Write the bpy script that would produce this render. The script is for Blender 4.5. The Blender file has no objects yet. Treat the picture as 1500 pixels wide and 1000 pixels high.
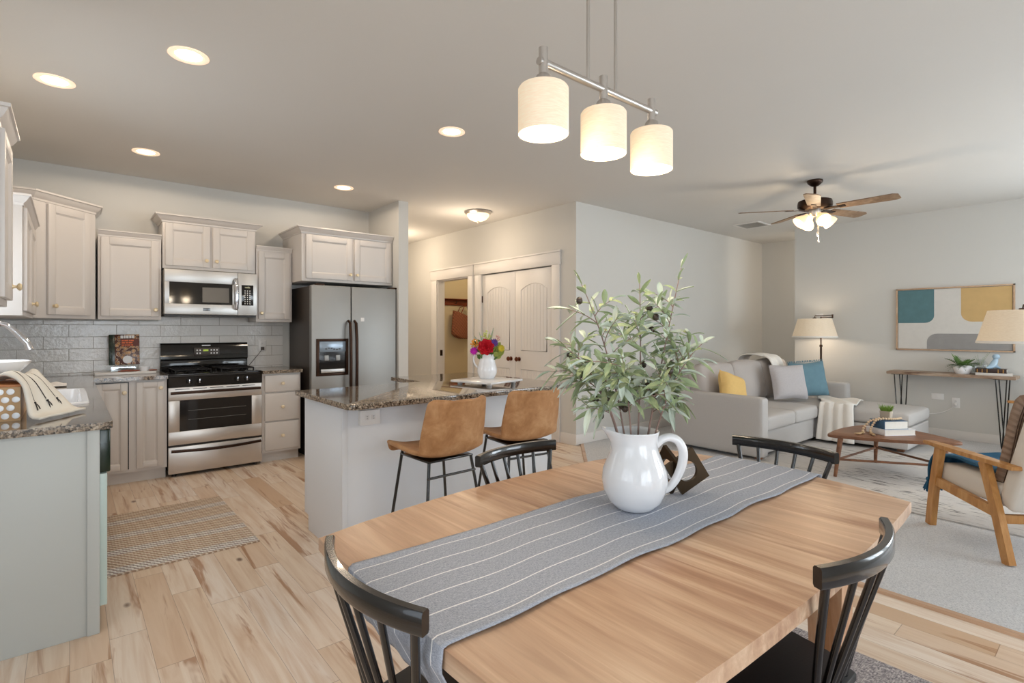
import bpy, bmesh, math, random
from math import sin, cos, pi, radians, sqrt, atan2
from mathutils import Vector, Matrix
random.seed(7)
SC = bpy.context.scene
COL = SC.collection

# ------------------------------------------------------------------ camera
TH = radians(49.9)
FW = Vector((cos(TH), sin(TH), 0)); RT = Vector((sin(TH), -cos(TH), 0))
cam = bpy.data.cameras.new('camera'); cam.sensor_width = 36; cam.lens = 36 * 770 / 1500
cam.shift_y = -17 / 1500; cam.clip_start = .05
co = bpy.data.objects.new('camera', cam); COL.objects.link(co)
co.location = (0, 0, 1.30); co.rotation_euler = (pi / 2, 0, TH - pi / 2)
SC.camera = co
# ------------------------------------------------------------------ view + world
vs = SC.view_settings
vs.view_transform = 'Standard'; vs.look = 'None'; vs.gamma = 1; vs.use_curve_mapping = False
vs.exposure = 0.37
w = bpy.data.worlds.new('sky'); SC.world = w; w.use_nodes = True
w.node_tree.nodes['Background'].inputs[0].default_value = (.80, .88, 1, 1)
w.node_tree.nodes['Background'].inputs[1].default_value = 1.2
# ------------------------------------------------------------------ daylight at the windows
def area(name, loc, rot, sx, sy, power, col=(1, 1, 1)):
    l = bpy.data.lights.new(name, 'AREA'); l.shape = 'RECTANGLE'; l.size = sx; l.size_y = sy
    l.energy = power; l.color = col
    o = bpy.data.objects.new(name, l); COL.objects.link(o); o.location = loc; o.rotation_euler = rot
    return o
DAY = (.83, .93, 1)
area('daylight_patio', (.5, -2.68, 1.12), (pi / 2, 0, 0), 2.5, 2.0, 62, DAY)        # shines +Y
area('daylight_living', (5.6, -2.68, 1.45), (pi / 2, 0, 0), 2.5, 1.5, 86, DAY)
area('daylight_east', (8.08, -1.3, 1.45), (pi / 2, 0, pi / 2), 1.7, 1.5, 80, DAY)      # shines -X
area('daylight_nook', (-1.88, .2, 1.4), (pi / 2, 0, -pi / 2), 2.3, 1.5, 12, DAY)      # shines +X
area('daylight_sink', (-.60, 3.7, 1.60), (pi / 2, 0, -pi / 2), .84, .9, 9, DAY)
def lamp(name, loc, power, col=(1, .82, .62), r=.05, parent=None):
    l = bpy.data.lights.new(name, 'POINT'); l.energy = power; l.color = col; l.shadow_soft_size = r
    o = bpy.data.objects.new(name, l); COL.objects.link(o); o.location = loc
    return o
def spot(name, loc, power, col=(1, .82, .63), ang=176, r=.06):
    l = bpy.data.lights.new(name, 'SPOT'); l.energy = power; l.color = col; l.shadow_soft_size = r
    l.spot_size = radians(ang); l.spot_blend = .06
    o = bpy.data.objects.new(name, l); COL.objects.link(o); o.location = loc
    return o

# ------------------------------------------------------------------ material helpers
def lin(c):
    def f(v):
        v /= 255.0
        return v / 12.92 if v <= .04045 else ((v + .055) / 1.055) ** 2.4
    return (f(c[0]), f(c[1]), f(c[2]), 1)
class NT:
    def __init__(s, name):
        s.m = bpy.data.materials.new(name); s.m.use_nodes = True
        s.t = s.m.node_tree; s.b = s.t.nodes['Principled BSDF']; s.out = s.t.nodes['Material Output']
    def n(s, typ, ins=None, **pr):
        nd = s.t.nodes.new(typ)
        for k, v in pr.items(): setattr(nd, k, v)
        for k, v in (ins or {}).items():
            if isinstance(v, bpy.types.NodeSocket): s.t.links.new(v, nd.inputs[k])
            else: nd.inputs[k].default_value = v
        return nd
    def set(s, **kw):
        for k, v in kw.items():
            k = k.replace('_', ' ')
            if isinstance(v, bpy.types.NodeSocket): s.t.links.new(v, s.b.inputs[k])
            else: s.b.inputs[k].default_value = v
    def obj(s): return s.n('ShaderNodeTexCoord').outputs['Object']
    def map(s, v, scale=(1, 1, 1), rot=(0, 0, 0), loc=(0, 0, 0)):
        return s.n('ShaderNodeMapping', {'Vector': v, 'Scale': scale, 'Rotation': rot, 'Location': loc}).outputs[0]
    def noise(s, v, scale=5, detail=3, rough=.5, dist=0):
        return s.n('ShaderNodeTexNoise', {'Vector': v, 'Scale': scale, 'Detail': detail, 'Roughness': rough, 'Distortion': dist}).outputs['Fac']
    def ramp(s, f, stops, interp='LINEAR'):
        nd = s.n('ShaderNodeValToRGB', {'Fac': f}); r = nd.color_ramp; r.interpolation = interp
        while len(r.elements) < len(stops): r.elements.new(.5)
        for e, (p, c) in zip(r.elements, stops): e.position = p; e.color = c
        return nd.outputs['Color']
    def mix(s, f, a, b, mode='MIX'):
        nd = s.n('ShaderNodeMix', data_type='RGBA', blend_type=mode)
        for i, v in ((0, f), (6, a), (7, b)):
            if isinstance(v, bpy.types.NodeSocket): s.t.links.new(v, nd.inputs[i])
            else: nd.inputs[i].default_value = v
        return nd.outputs[2]
    def mth(s, op, a, b=0.0, c=0.0):
        nd = s.n('ShaderNodeMath', operation=op)
        for i, v in ((0, a), (1, b), (2, c)):
            if isinstance(v, bpy.types.NodeSocket): s.t.links.new(v, nd.inputs[i])
            else: nd.inputs[i].default_value = v
        return nd.outputs[0]
    def xyz(s, v):
        o = s.n('ShaderNodeSeparateXYZ', {0: v}).outputs; return o[0], o[1], o[2]
    def vec(s, x, y, z=0.0): return s.n('ShaderNodeCombineXYZ', {0: x, 1: y, 2: z}).outputs[0]
    def bump(s, h, strength=.3, dist=.01):
        nd = s.n('ShaderNodeBump', {'Height': h, 'Strength': strength, 'Distance': dist})
        s.t.links.new(nd.outputs[0], s.b.inputs['Normal'])
MATS = {}
def plain(name, rgb, rough=.5, metal=0.0, var=.04, vs=6, bs=0, bd=.001, bstr=.3, spec=.5, coat=0):
    """a paint, metal or cloth: base colour with a faint mottle, optional fine bump"""
    if name in MATS: return MATS[name]
    t = NT(name); c = lin(rgb); v = t.obj()
    f = t.noise(v, vs, 4)
    t.set(Base_Color=t.mix(f, tuple(x * (1 - var) for x in c[:3]) + (1,), tuple(min(1, x * (1 + var)) for x in c[:3]) + (1,)),
          Roughness=rough, Metallic=metal, Specular_IOR_Level=spec, Coat_Weight=coat)
    if bs: t.bump(t.noise(v, bs, 3), bstr, bd)
    MATS[name] = t.m; return t.m
def emit(name, rgb, strength, base=(240, 235, 225)):
    t = NT(name); t.set(Base_Color=lin(base), Emission_Color=lin(rgb), Emission_Strength=strength)
    return t.m

M = {}
M['wall'] = plain('wall_paint', (211, 209, 204), .75, var=.015, vs=2, bs=160, bd=.0006, bstr=.15, spec=.3)
M['ceiling'] = plain('ceiling_paint', (220, 217, 212), .9, var=.015, vs=2, bs=120, bd=.001, bstr=.2, spec=.2)
M['mudwall'] = plain('mudroom_paint', (222, 208, 176), .8, var=.02)
M['trim'] = plain('white_trim_paint', (226, 222, 218), .4, var=.01)
M['cab'] = plain('greige_cabinet_paint', (211, 205, 200), .38, var=.012, vs=3)
M['island'] = plain('grey_island_paint', (222, 223, 226), .42, var=.012, vs=3)
M['panel'] = plain('grey_end_panel_paint', (182, 184, 180), .42, var=.012, vs=3)
M['brass'] = plain('pale_brass', (226, 206, 168), .3, .35)
M['cream_knob'] = plain('cream_knob', (232, 216, 186), .3)
M['bronze'] = plain('dark_bronze', (58, 40, 30), .35, .8)
M['rbronze'] = plain('reddish_bronze', (110, 62, 42), .3, .85)
M['steel'] = plain('stainless_steel', (164, 164, 162), .5, .9, var=.03, vs=3)
M['steelr'] = plain('warm_stainless_steel', (206, 200, 194), .36, .85, var=.03, vs=3)
M['steelw'] = plain('satin_steel', (200, 199, 197), .38, .85, var=.03)
M['chrome'] = plain('polished_chrome', (225, 228, 235), .08, 1)
M['nickel'] = plain('brushed_nickel', (196, 190, 184), .3, .9)
M['blackgloss'] = plain('black_gloss', (16, 14, 13), .08, 0, spec=.6)
M['blackiron'] = plain('black_iron', (20, 18, 18), .5, .4)
M['blackmetal'] = plain('black_metal', (19, 17, 17), .2, .3, spec=.7, coat=.5)
M['blackseat'] = plain('black_seat', (26, 25, 27), .5, bs=200, bstr=.2)
M['blackplastic'] = plain('black_plastic', (22, 20, 20), .35)
M['white'] = plain('white_ceramic', (238, 238, 240), .12, var=.01, coat=.4)
M['whiteplate'] = plain('white_plastic', (236, 234, 232), .35, var=.01)
M['marble'] = plain('white_marble', (232, 229, 226), .2, var=.06, vs=9)
M['greymetal'] = plain('grey_side_metal', (70, 62, 56), .4, .3)
M['mint'] = plain('pale_mint_liner', (192, 208, 202), .3)
M['darkgreen'] = plain('dark_green_gloss', (24, 40, 28), .2)
M['linen'] = plain('linen_towel', (232, 227, 216), .9, var=.05, bs=350, bstr=.4)
M['throww'] = plain('white_knit', (236, 232, 226), .95, var=.04, bs=140, bd=.003, bstr=.5)
M['sofa'] = plain('grey_sofa_weave', (188, 184, 181), .95, var=.10, vs=190, bs=420, bd=.002, bstr=.5, spec=.2)
M['cushion'] = plain('grey_cushion_weave', (184, 177, 173), .95, var=.08, vs=160, bs=380, bd=.002, bstr=.4, spec=.2)
M['yellow'] = plain('mustard_linen', (222, 186, 118), .9, var=.07, vs=30, bs=300, bstr=.3)
M['lumbar'] = plain('grey_linen', (188, 184, 186), .9, var=.09, vs=60, bs=300, bstr=.3)
M['teal'] = plain('dusty_teal_velvet', (104, 138, 152), .85, var=.16, vs=14, bs=200, bstr=.3)
M['bluethrow'] = plain('blue_throw', (34, 88, 120), .9, var=.2, vs=25, bs=160, bd=.003, bstr=.5)
M['creamup'] = plain('cream_upholstery', (222, 214, 204), .9, var=.04, bs=260, bstr=.25)
M['walnut'] = None
M['shade'] = None
M['stemgreen'] = plain('olive_stem', (142, 116, 106), .7, var=.2, vs=30)
M['glassclear'] = None

def wood(name, a, b, c, scale=(14, 1.2, 14), rough=.42, plank=0, bandf=.5, coat=0):
    """wood grain running along local Y (scale is per axis); plank>0 adds glued boards of that width across X"""
    t = NT(name); v = t.obj(); x, y, z = t.xyz(v)
    if plank:
        row = t.mth('FLOOR', t.mth('DIVIDE', x, plank))
        rnd = t.n('ShaderNodeTexWhiteNoise', {'W': row}, noise_dimensions='1D').outputs['Value']
    else: rnd = 0.0
    off = t.mth('MULTIPLY', rnd, 37.0) if plank else 0.0
    gv = t.vec(t.mth('MULTIPLY', x, scale[0]), t.mth('MULTIPLY_ADD', y, scale[1], off), t.mth('MULTIPLY', z, scale[2]))
    g = t.noise(gv, 1.0, 5, .6, .6)
    fine = t.noise(t.map(gv, (6, 1.5, 6)), 1.5, 3, .6)
    colr = t.ramp(g, [(.32, lin(a)), (.5, lin(b)), (.68, lin(c))])
    colr = t.mix(t.mth('MULTIPLY', fine, .35), colr, lin(tuple(int(q * .72) for q in a)))
    if plank: colr = t.mix(t.mth('MULTIPLY', rnd, bandf), colr, lin(c))
    t.set(Base_Color=colr, Roughness=rough, Coat_Weight=coat)
    t.bump(fine, .06, .002)
    return t.m
M['walnut'] = wood('walnut', (104, 66, 44), (128, 84, 56), (150, 102, 70), (20, 2, 20))
M['tablewood'] = wood('acacia_table', (164, 121, 92), (197, 157, 126), (228, 198, 168), (19, 1.5, 19), .36, .094, .40)
M['tableleg'] = wood('acacia_leg', (176, 124, 84), (200, 150, 112), (222, 182, 146), (26, 26, 3))
M['oak'] = wood('honey_oak', (176, 120, 62), (196, 140, 78), (212, 160, 100), (22, 22, 4), .4)
M['liveedge'] = wood('grey_live_edge', (120, 92, 72), (168, 142, 120), (196, 178, 160), (12, 3, 12), .5)
M['redwood'] = wood('red_rack_wood', (112, 48, 24), (134, 62, 34), (150, 78, 44), (3, 16, 20), .4)
M['boxwood'] = plain('tan_box_wood', (196, 158, 112), .5, var=.12, vs=18)
M['fanwood'] = wood('weathered_fan_blade', (122, 96, 72), (142, 116, 92), (166, 142, 118), (16, 16, 16), .5)
M['artframe'] = wood('pale_oak_frame', (192, 156, 124), (206, 172, 142), (216, 186, 158), (10, 10, 10), .5)

def m_floor():
    t = NT('hickory_planks'); v = t.obj(); x, y, z = t.xyz(v)
    W, L = .128, .95
    xr = t.mth('DIVIDE', x, W); row = t.mth('FLOOR', xr)
    r1 = t.n('ShaderNodeTexWhiteNoise', {'W': row}, noise_dimensions='1D').outputs['Value']
    yr = t.mth('ADD', t.mth('DIVIDE', y, L), t.mth('MULTIPLY', r1, 7.3)); colm = t.mth('FLOOR', yr)
    idv = t.vec(row, colm, 0.0)
    wn = t.n('ShaderNodeTexWhiteNoise', {'Vector': idv}, noise_dimensions='2D').outputs
    rv = wn['Value']
    tone = t.ramp(rv, [(0, lin((236, 217, 196))), (.3, lin((241, 226, 210))), (.55, lin((228, 204, 180))), (.78, lin((242, 230, 218))), (.93, lin((212, 180, 148)))], 'CONSTANT')
    off = t.mth('MULTIPLY', rv, 53.0)
    gv = t.vec(t.mth('MULTIPLY', x, 22.0), t.mth('MULTIPLY_ADD', y, 1.5, off), off)
    g = t.noise(gv, 1.1, 4, .55, .9)
    colr = t.mix(t.ramp(g, [(.40, (0, 0, 0, 1)), (.72, (.8, .8, .8, 1))]), tone, lin((214, 184, 156)))
    hv = t.vec(t.mth('MULTIPLY', x, 15.0), t.mth('MULTIPLY_ADD', y, 1.1, t.mth('MULTIPLY', rv, 91.0)), off)
    h = t.noise(hv, 1.0, 4, .6, .7)
    colr = t.mix(t.ramp(h, [(.57, (0, 0, 0, 1)), (.66, (.8, .8, .8, 1))]), colr, lin((170, 122, 84)))
    fine = t.noise(t.map(gv, (9, 2, 9)), 2, 3, .6)
    colr = t.mix(t.mth('MULTIPLY', fine, .12), colr, lin((176, 132, 100)))
    kv = t.vec(t.mth('MULTIPLY', x, 3.6), t.mth('MULTIPLY', y, 1.9), 0.0)
    vd = t.n('ShaderNodeTexVoronoi', {'Vector': kv, 'Scale': 1.0, 'Randomness': 1.0}).outputs['Distance']
    colr = t.mix(t.ramp(vd, [(.028, (.85, .85, .85, 1)), (.07, (0, 0, 0, 1))]), colr, lin((98, 62, 42)))
    fx = t.mth('FRACT', xr); fy = t.mth('FRACT', yr)
    gap = t.mth('MAXIMUM', t.mth('LESS_THAN', fx, .014), t.mth('LESS_THAN', fy, .003))
    colr = t.mix(t.mth('MULTIPLY', gap, .55), colr, lin((120, 88, 64)))
    t.set(Base_Color=colr, Roughness=t.ramp(fine, [(.3, (.3, .3, .3, 1)), (.7, (.42, .42, .42, 1))]), Specular_IOR_Level=.4)
    t.bump(t.mth('SUBTRACT', t.mth('MULTIPLY', fine, .3), gap), .12, .002)
    return t.m
M['floor'] = m_floor()
def m_granite():
    t = NT('brown_granite'); v = t.obj()
    a = t.noise(v, 95, 3, .65); b = t.noise(v, 38, 3, .6)
    vo = t.n('ShaderNodeTexVoronoi', {'Vector': v, 'Scale': 120.0}).outputs['Color']
    vx = t.xyz(vo)[0]
    c1 = t.ramp(a, [(0, lin((26, 23, 22))), (.42, lin((78, 66, 56))), (.50, lin((142, 126, 108))), (.58, lin((168, 152, 132))), (.66, lin((204, 192, 176)))], 'CONSTANT')
    c2 = t.ramp(vx, [(0, lin((24, 22, 21))), (.30, lin((108, 94, 80))), (.55, lin((156, 138, 118))), (.85, lin((192, 178, 160)))], 'CONSTANT')
    c3 = t.mix(b, c1, c2)
    t.set(Base_Color=c3, Roughness=.07, Specular_IOR_Level=.6, Coat_Weight=.3, Coat_Roughness=.04)
    return t.m
M['granite'] = m_granite()
def m_tile():
    t = NT('glazed_subway_tile'); v = t.obj(); x, y, z = t.xyz(v)
    bv = t.vec(t.mth('ADD', t.mth('ADD', x, y), .019), t.mth('SUBTRACT', z, .918), 0.0)
    br = t.n('ShaderNodeTexBrick', {'Vector': bv, 'Scale': 1.0, 'Mortar Size': .0022, 'Mortar Smooth': .15, 'Brick Width': .3375, 'Row Height': .1068,
             'Color1': lin((228, 225, 221)), 'Color2': lin((221, 218, 214)), 'Mortar': lin((168, 160, 152))}, offset=.5, squash=1.0)
    wob = t.noise(v, 26, 3, .6)
    t.set(Base_Color=br.outputs['Color'], Roughness=t.mix(br.outputs['Fac'], (.09, .09, .09, 1), (.7, .7, .7, 1)), Specular_IOR_Level=.55)
    t.bump(t.mth('SUBTRACT', t.mth('MULTIPLY', wob, .9), br.outputs['Fac']), .5, .008)
    return t.m
M['tile'] = m_tile()
def m_carpet():
    t = NT('grey_carpet'); v = t.obj(); f = t.noise(v, 140, 4, .7); g = t.noise(v, 3, 3)
    c = t.ramp(f, [(.3, lin((184, 185, 188))), (.5, lin((222, 222, 224))), (.7, lin((240, 240, 240)))])
    t.set(Base_Color=t.mix(t.mth('MULTIPLY', g, .25), c, lin((190, 184, 176))), Roughness=1.0, Specular_IOR_Level=.1)
    t.bump(f, .8, .01); return t.m
M['carpet'] = m_carpet()
def m_livrug():
    t = NT('streaked_cream_rug'); v = t.obj()
    f = t.noise(v, 120, 3, .7)
    s = t.noise(t.map(v, (42, 5.0, 1)), 1.0, 4, .7)
    b = t.noise(t.map(v, (2.2, .8, 1)), 1.0, 3, .6)
    base = t.mix(b, lin((204, 203, 206)), lin((232, 226, 216)))
    base = t.mix(t.mth('MULTIPLY', f, .4), base, lin((180, 177, 177)))
    k = t.mth('MULTIPLY', t.ramp(s, [(.545, (0, 0, 0, 1)), (.60, (1, 1, 1, 1))]), t.ramp(b, [(.44, (0, 0, 0, 1)), (.58, (1, 1, 1, 1))]))
    base = t.mix(t.mth('MULTIPLY', k, .85), base, lin((70, 66, 66)))
    t.set(Base_Color=base, Roughness=1.0, Specular_IOR_Level=.1); t.bump(f, .7, .008); return t.m
M['livrug'] = m_livrug()
def m_dinrug():
    t = NT('grey_flatweave'); v = t.obj()
    n = t.noise(t.map(v, (60, 190, 1)), 1.0, 2, .6); n2 = t.noise(t.map(v, (160, 50, 1)), 1.0, 2, .6)
    k = t.mth('MULTIPLY', n, n2)
    c = t.ramp(k, [(.14, lin((122, 116, 120))), (.25, lin((166, 158, 158))), (.36, lin((212, 204, 200)))])
    t.set(Base_Color=c, Roughness=1.0, Specular_IOR_Level=.1); t.bump(k, .6, .006); return t.m
M['dinrug'] = m_dinrug()
def m_jute():
    t = NT('striped_jute'); v = t.obj(); x, y, z = t.xyz(v)
    wv = t.noise(t.map(v, (26, 8, 1)), 1.0, 2, .5)
    yy = t.mth('ADD', y, t.mth('MULTIPLY', wv, .012))
    rib = t.mth('SINE', t.mth('MULTIPLY', yy, 2 * pi / .022))
    zig = t.mth('SINE', t.mth('ADD', t.mth('MULTIPLY', x, 2 * pi / .03), t.mth('MULTIPLY', y, 2 * pi / .044)))
    band = t.mth('SINE', t.mth('MULTIPLY', y, 2 * pi / .29))
    k = t.mth('ADD', t.mth('MULTIPLY', rib, .5), t.mth('ADD', t.mth('MULTIPLY', zig, .55), t.mth('MULTIPLY', t.noise(v, 60, 2), .5)))
    dark = t.mix(t.ramp(band, [(.35, (0, 0, 0, 1)), (.75, (1, 1, 1, 1))]), lin((180, 152, 130)), lin((166, 152, 146)))
    light = t.mix(t.ramp(band, [(.35, (0, 0, 0, 1)), (.75, (1, 1, 1, 1))]), lin((234, 220, 204)), lin((248, 244, 240)))
    t.set(Base_Color=t.mix(t.ramp(k, [(.0, (0, 0, 0, 1)), (.5, (1, 1, 1, 1))]), dark, light), Roughness=1.0, Specular_IOR_Level=.1)
    t.bump(k, .7, .006); return t.m
M['jute'] = m_jute()
def m_leather():
    t = NT('tan_leather'); v = t.obj(); a = t.noise(v, 9, 5, .65, .4); b = t.noise(v, 42, 4, .7)
    c = t.ramp(a, [(.3, lin((158, 110, 68))), (.5, lin((184, 136, 92))), (.7, lin((206, 162, 118)))])
    c = t.mix(t.mth('MULTIPLY', b, .35), c, lin((148, 102, 64)))
    t.set(Base_Color=c, Roughness=.55, Specular_IOR_Level=.35); t.bump(b, .12, .002); return t.m
M['leather'] = m_leather()
def m_runner():
    """grey chambray; white stripes at fixed v across the cloth (uv: u along, v across 0..1)"""
    t = NT('striped_chambray'); uv = t.n('ShaderNodeTexCoord').outputs['UV']; u, v, z = t.xyz(uv)
    n = t.noise(t.map(uv, (900, 60, 1)), 1, 2, .6); n2 = t.noise(t.map(uv, (130, 420, 1)), 1, 2, .6)
    c = t.ramp(t.mth('MULTIPLY_ADD', n, .5, t.mth('MULTIPLY', n2, .5)), [(.3, lin((128, 132, 144))), (.5, lin((166, 171, 183))), (.7, lin((202, 206, 214)))])
    k = t.mth('ABSOLUTE', t.mth('SUBTRACT', t.mth('FRACT', t.mth('MULTIPLY', v, 6.0)), .5))
    st = t.mth('LESS_THAN', k, .026)
    t.set(Base_Color=t.mix(st, c, lin((236, 236, 236))), Roughness=.95, Specular_IOR_Level=.15); t.bump(n, .2, .001); return t.m
M['runner'] = m_runner()
def m_shade(name, strength, rgb=(255, 214, 160)):
    t = NT(name); v = t.obj(); n = t.noise(t.map(v, (40, 40, 420)), 1, 2, .6)
    c = t.mix(n, lin((206, 190, 168)), lin((236, 224, 206)))
    t.set(Base_Color=c, Roughness=.9, Emission_Color=t.mix(n, lin(rgb), lin((255, 232, 196))), Emission_Strength=strength)
    return t.m
M['shade_lit'] = m_shade('lit_linen_shade', .30)
M['shade_off'] = m_shade('linen_shade', .13)
M['bulb'] = emit('lamp_diffuser', (255, 236, 205), 9)
M['canlens'] = emit('downlight_lens', (255, 232, 200), 10)
M['canring'] = emit('downlight_trim', (255, 214, 176), .55, (240, 228, 214))  # ring itself emits, painting in the soft glow round each lens
M['glasslit'] = emit('lit_frosted_glass', (255, 206, 140), .75, (250, 236, 214))
M['frost'] = emit('lit_alabaster_glass', (255, 214, 156), 1.3, (246, 232, 208))
def m_glass(name='clear_pane', tint=(1, 1, 1, 1), gl=.12):
    t = NT(name); tr = t.n('ShaderNodeBsdfTransparent', {'Color': tint}); g = t.n('ShaderNodeBsdfGlossy', {'Roughness': .02})
    mx = t.n('ShaderNodeMixShader', {0: gl, 1: tr.outputs[0], 2: g.outputs[0]})
    t.t.links.new(mx.outputs[0], t.out.inputs[0]); return t.m
M['glass'] = m_glass(); M['acrylic'] = m_glass('clear_acrylic', (.93, .95, .95, 1), .18)
M['ovenglass'] = plain('dark_oven_glass', (24, 20, 18), .06, 0, spec=.7)
M['mwinner'] = plain('grey_perforated_screen', (120, 116, 110), .15, var=.08, vs=300)
def m_leaf(name, a, b, ba=(178, 192, 178), bb_=(212, 220, 206)):
    t = NT(name); g = t.n('ShaderNodeNewGeometry').outputs['Backfacing']; v = t.obj(); n = t.noise(v, 18, 2)
    c = t.mix(n, lin(a), lin(b)); c2 = t.mix(n, lin(ba), lin(bb_))
    t.set(Base_Color=t.mix(g, c, c2), Roughness=.55, Specular_IOR_Level=.35); return t.m
M['oliveleaf'] = m_leaf('olive_leaf', (124, 144, 104), (178, 188, 148))
M['fernleaf'] = m_leaf('fern_leaf', (52, 88, 34), (94, 130, 52), (70, 100, 50), (110, 138, 74))
M['grassleaf'] = m_leaf('grass_leaf', (86, 126, 40), (140, 168, 70))
M['limeleaf'] = m_leaf('lime_leaf', (128, 156, 52), (188, 194, 92), (140, 160, 70), (186, 192, 110))
M['olive'] = plain('dark_olive', (64, 52, 44), .25, var=.3, vs=20)

# ------------------------------------------------------------------ mesh helpers
class MB:
    def __init__(s): s.b = bmesh.new(); s.uv = None
    def _face(s, vs):
        try: return s.b.faces.new(vs)
        except ValueError: return None
    def box(s, x0, y0, z0, x1, y1, z1, bv=0, seg=2, M4=None):
        x0, x1 = min(x0, x1), max(x0, x1); y0, y1 = min(y0, y1), max(y0, y1); z0, z1 = min(z0, z1), max(z0, z1)
        v = [s.b.verts.new(p) for p in ((x0, y0, z0), (x1, y0, z0), (x1, y1, z0), (x0, y1, z0), (x0, y0, z1), (x1, y0, z1), (x1, y1, z1), (x0, y1, z1))]
        fs = [s._face([v[i] for i in q]) for q in ((3, 2, 1, 0), (4, 5, 6, 7), (0, 1, 5, 4), (1, 2, 6, 5), (2, 3, 7, 6), (3, 0, 4, 7))]
        allv = v
        if bv:
            ed = list({e for f in fs for e in f.edges})
            r = bmesh.ops.bevel(s.b, geom=ed, offset=bv, segments=seg, profile=.5, affect='EDGES')
            allv = list(set(r['verts']) | {q for q in v if q.is_valid})
        if M4 is not None:
            for q in allv: q.co = M4 @ q.co
        return s
    def tube(s, pts, r, seg=10, cap=True, closed=False, sx=1.0, up=None):
        """swept circle (or ellipse: sx scales the side axis); r number or list"""
        P = [Vector(p) for p in pts]; n = len(P); rr = r if isinstance(r, (list, tuple)) else [r] * n
        rings = []; prev = None
        for i in range(n):
            a = P[(i - 1) % n] if (closed or i > 0) else P[i]; c = P[(i + 1) % n] if (closed or i < n - 1) else P[i]
            d = (c - a).normalized()
            if up is not None: u = Vector(up)
            elif prev is None: u = Vector((0, 0, 1)) if abs(d.z) < .9 else Vector((1, 0, 0))
            else: u = prev
            u = (u - d * u.dot(d))
            if u.length < 1e-6: u = Vector((0, 1, 0)) - d * d.y
            u.normalize(); prev = u; w_ = d.cross(u)
            rings.append([s.b.verts.new(P[i] + (u * cos(2 * pi * k / seg) + w_ * sin(2 * pi * k / seg) * sx) * rr[i]) for k in range(seg)])
        for i in range(n if closed else n - 1):
            A, B = rings[i], rings[(i + 1) % n]
            for k in range(seg): s._face((A[k], A[(k + 1) % seg], B[(k + 1) % seg], B[k]))
        if cap and not closed:
            s._face(rings[0][::-1]); s._face(rings[-1])
        return s
    def sweep(s, pts, prof, up=(0, 0, 1), cap=True):
        """sweep a closed 2-D profile [(side, up)] along pts, kept upright"""
        P = [Vector(p) for p in pts]; n = len(P); rings = []; U = Vector(up)
        for i in range(n):
            d = (P[min(i + 1, n - 1)] - P[max(i - 1, 0)]).normalized()
            u = (U - d * U.dot(d)).normalized(); sd = d.cross(u)
            rings.append([s.b.verts.new(P[i] + sd * a + u * b) for a, b in prof])
        m = len(prof)
        for i in range(n - 1):
            for k in range(m): s._face((rings[i][k], rings[i][(k + 1) % m], rings[i + 1][(k + 1) % m], rings[i + 1][k]))
        if cap: s._face(rings[0][::-1]); s._face(rings[-1])
        return s
    def lathe(s, prof, c=(0, 0, 0), seg=32, fn=None, M4=None):
        """revolve [(r, z)] about z; r==0 closes"""
        rings = []; c = Vector(c); made = []
        for r, z in prof:
            if r <= 1e-6: rings.append([s.b.verts.new(c + Vector((0, 0, z)))])
            else: rings.append([s.b.verts.new(c + Vector((r * cos(2 * pi * k / seg), r * sin(2 * pi * k / seg), z))) for k in range(seg)])
            made += rings[-1]
        if fn:
            for q in made: q.co = c + fn(q.co - c)
        if M4 is not None:
            for q in made: q.co = M4 @ q.co
        for A, B in zip(rings, rings[1:]):
            for k in range(seg):
                k2 = (k + 1) % seg
                if len(A) == 1 and len(B) == 1: continue
                if len(A) == 1: s._face((A[0], B[k2], B[k]))
                elif len(B) == 1: s._face((A[k], A[k2], B[0]))
                else: s._face((A[k], A[k2], B[k2], B[k]))
        return s
    def prism(s, poly, z0, z1, bv=0):
        lo = [s.b.verts.new((x, y, z0)) for x, y in poly]; hi = [s.b.verts.new((x, y, z1)) for x, y in poly]
        n = len(poly); fs = [s._face(lo[::-1]), s._face(hi)]
        for k in range(n): fs.append(s._face((lo[k], lo[(k + 1) % n], hi[(k + 1) % n], hi[k])))
        if bv:
            ed = list({e for f in fs[:2] for e in f.edges})
            bmesh.ops.bevel(s.b, geom=ed, offset=bv, segments=2, profile=.5, affect='EDGES')
        return s
    def grid(s, fn, nu, nv, uv=False, close_u=False):
        """surface fn(u, v) -> point over [0,1]^2"""
        V = [[s.b.verts.new(fn(i / nu, j / nv)) for j in range(nv + 1)] for i in range(nu + (0 if close_u else 1))]
        if uv and s.uv is None: s.uv = s.b.loops.layers.uv.new('UVMap')
        for i in range(nu):
            for j in range(nv):
                i2 = (i + 1) % len(V)
                f = s._face((V[i][j], V[i2][j], V[i2][j + 1], V[i][j + 1]))
                if uv and f:
                    for l, q in zip(f.loops, ((i, j), (i + 1, j), (i + 1, j + 1), (i, j + 1))): l[s.uv].uv = (q[0] / nu, q[1] / nv)
        return s
    def ball(s, c, r, sc=(1, 1, 1), seg=14):
        n = seg // 2; prof = [(sin(pi * k / n), -cos(pi * k / n)) for k in range(n + 1)]
        Mx = Matrix.Translation(Vector(c)) @ Matrix.Diagonal((r * sc[0], r * sc[1], r * sc[2], 1))
        return s.lathe([(0, -1)] + prof[1:-1] + [(0, 1)], seg=seg, M4=Mx)
    def xf(s, M4):
        for v in s.b.verts: v.co = M4 @ v.co
        return s
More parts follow.
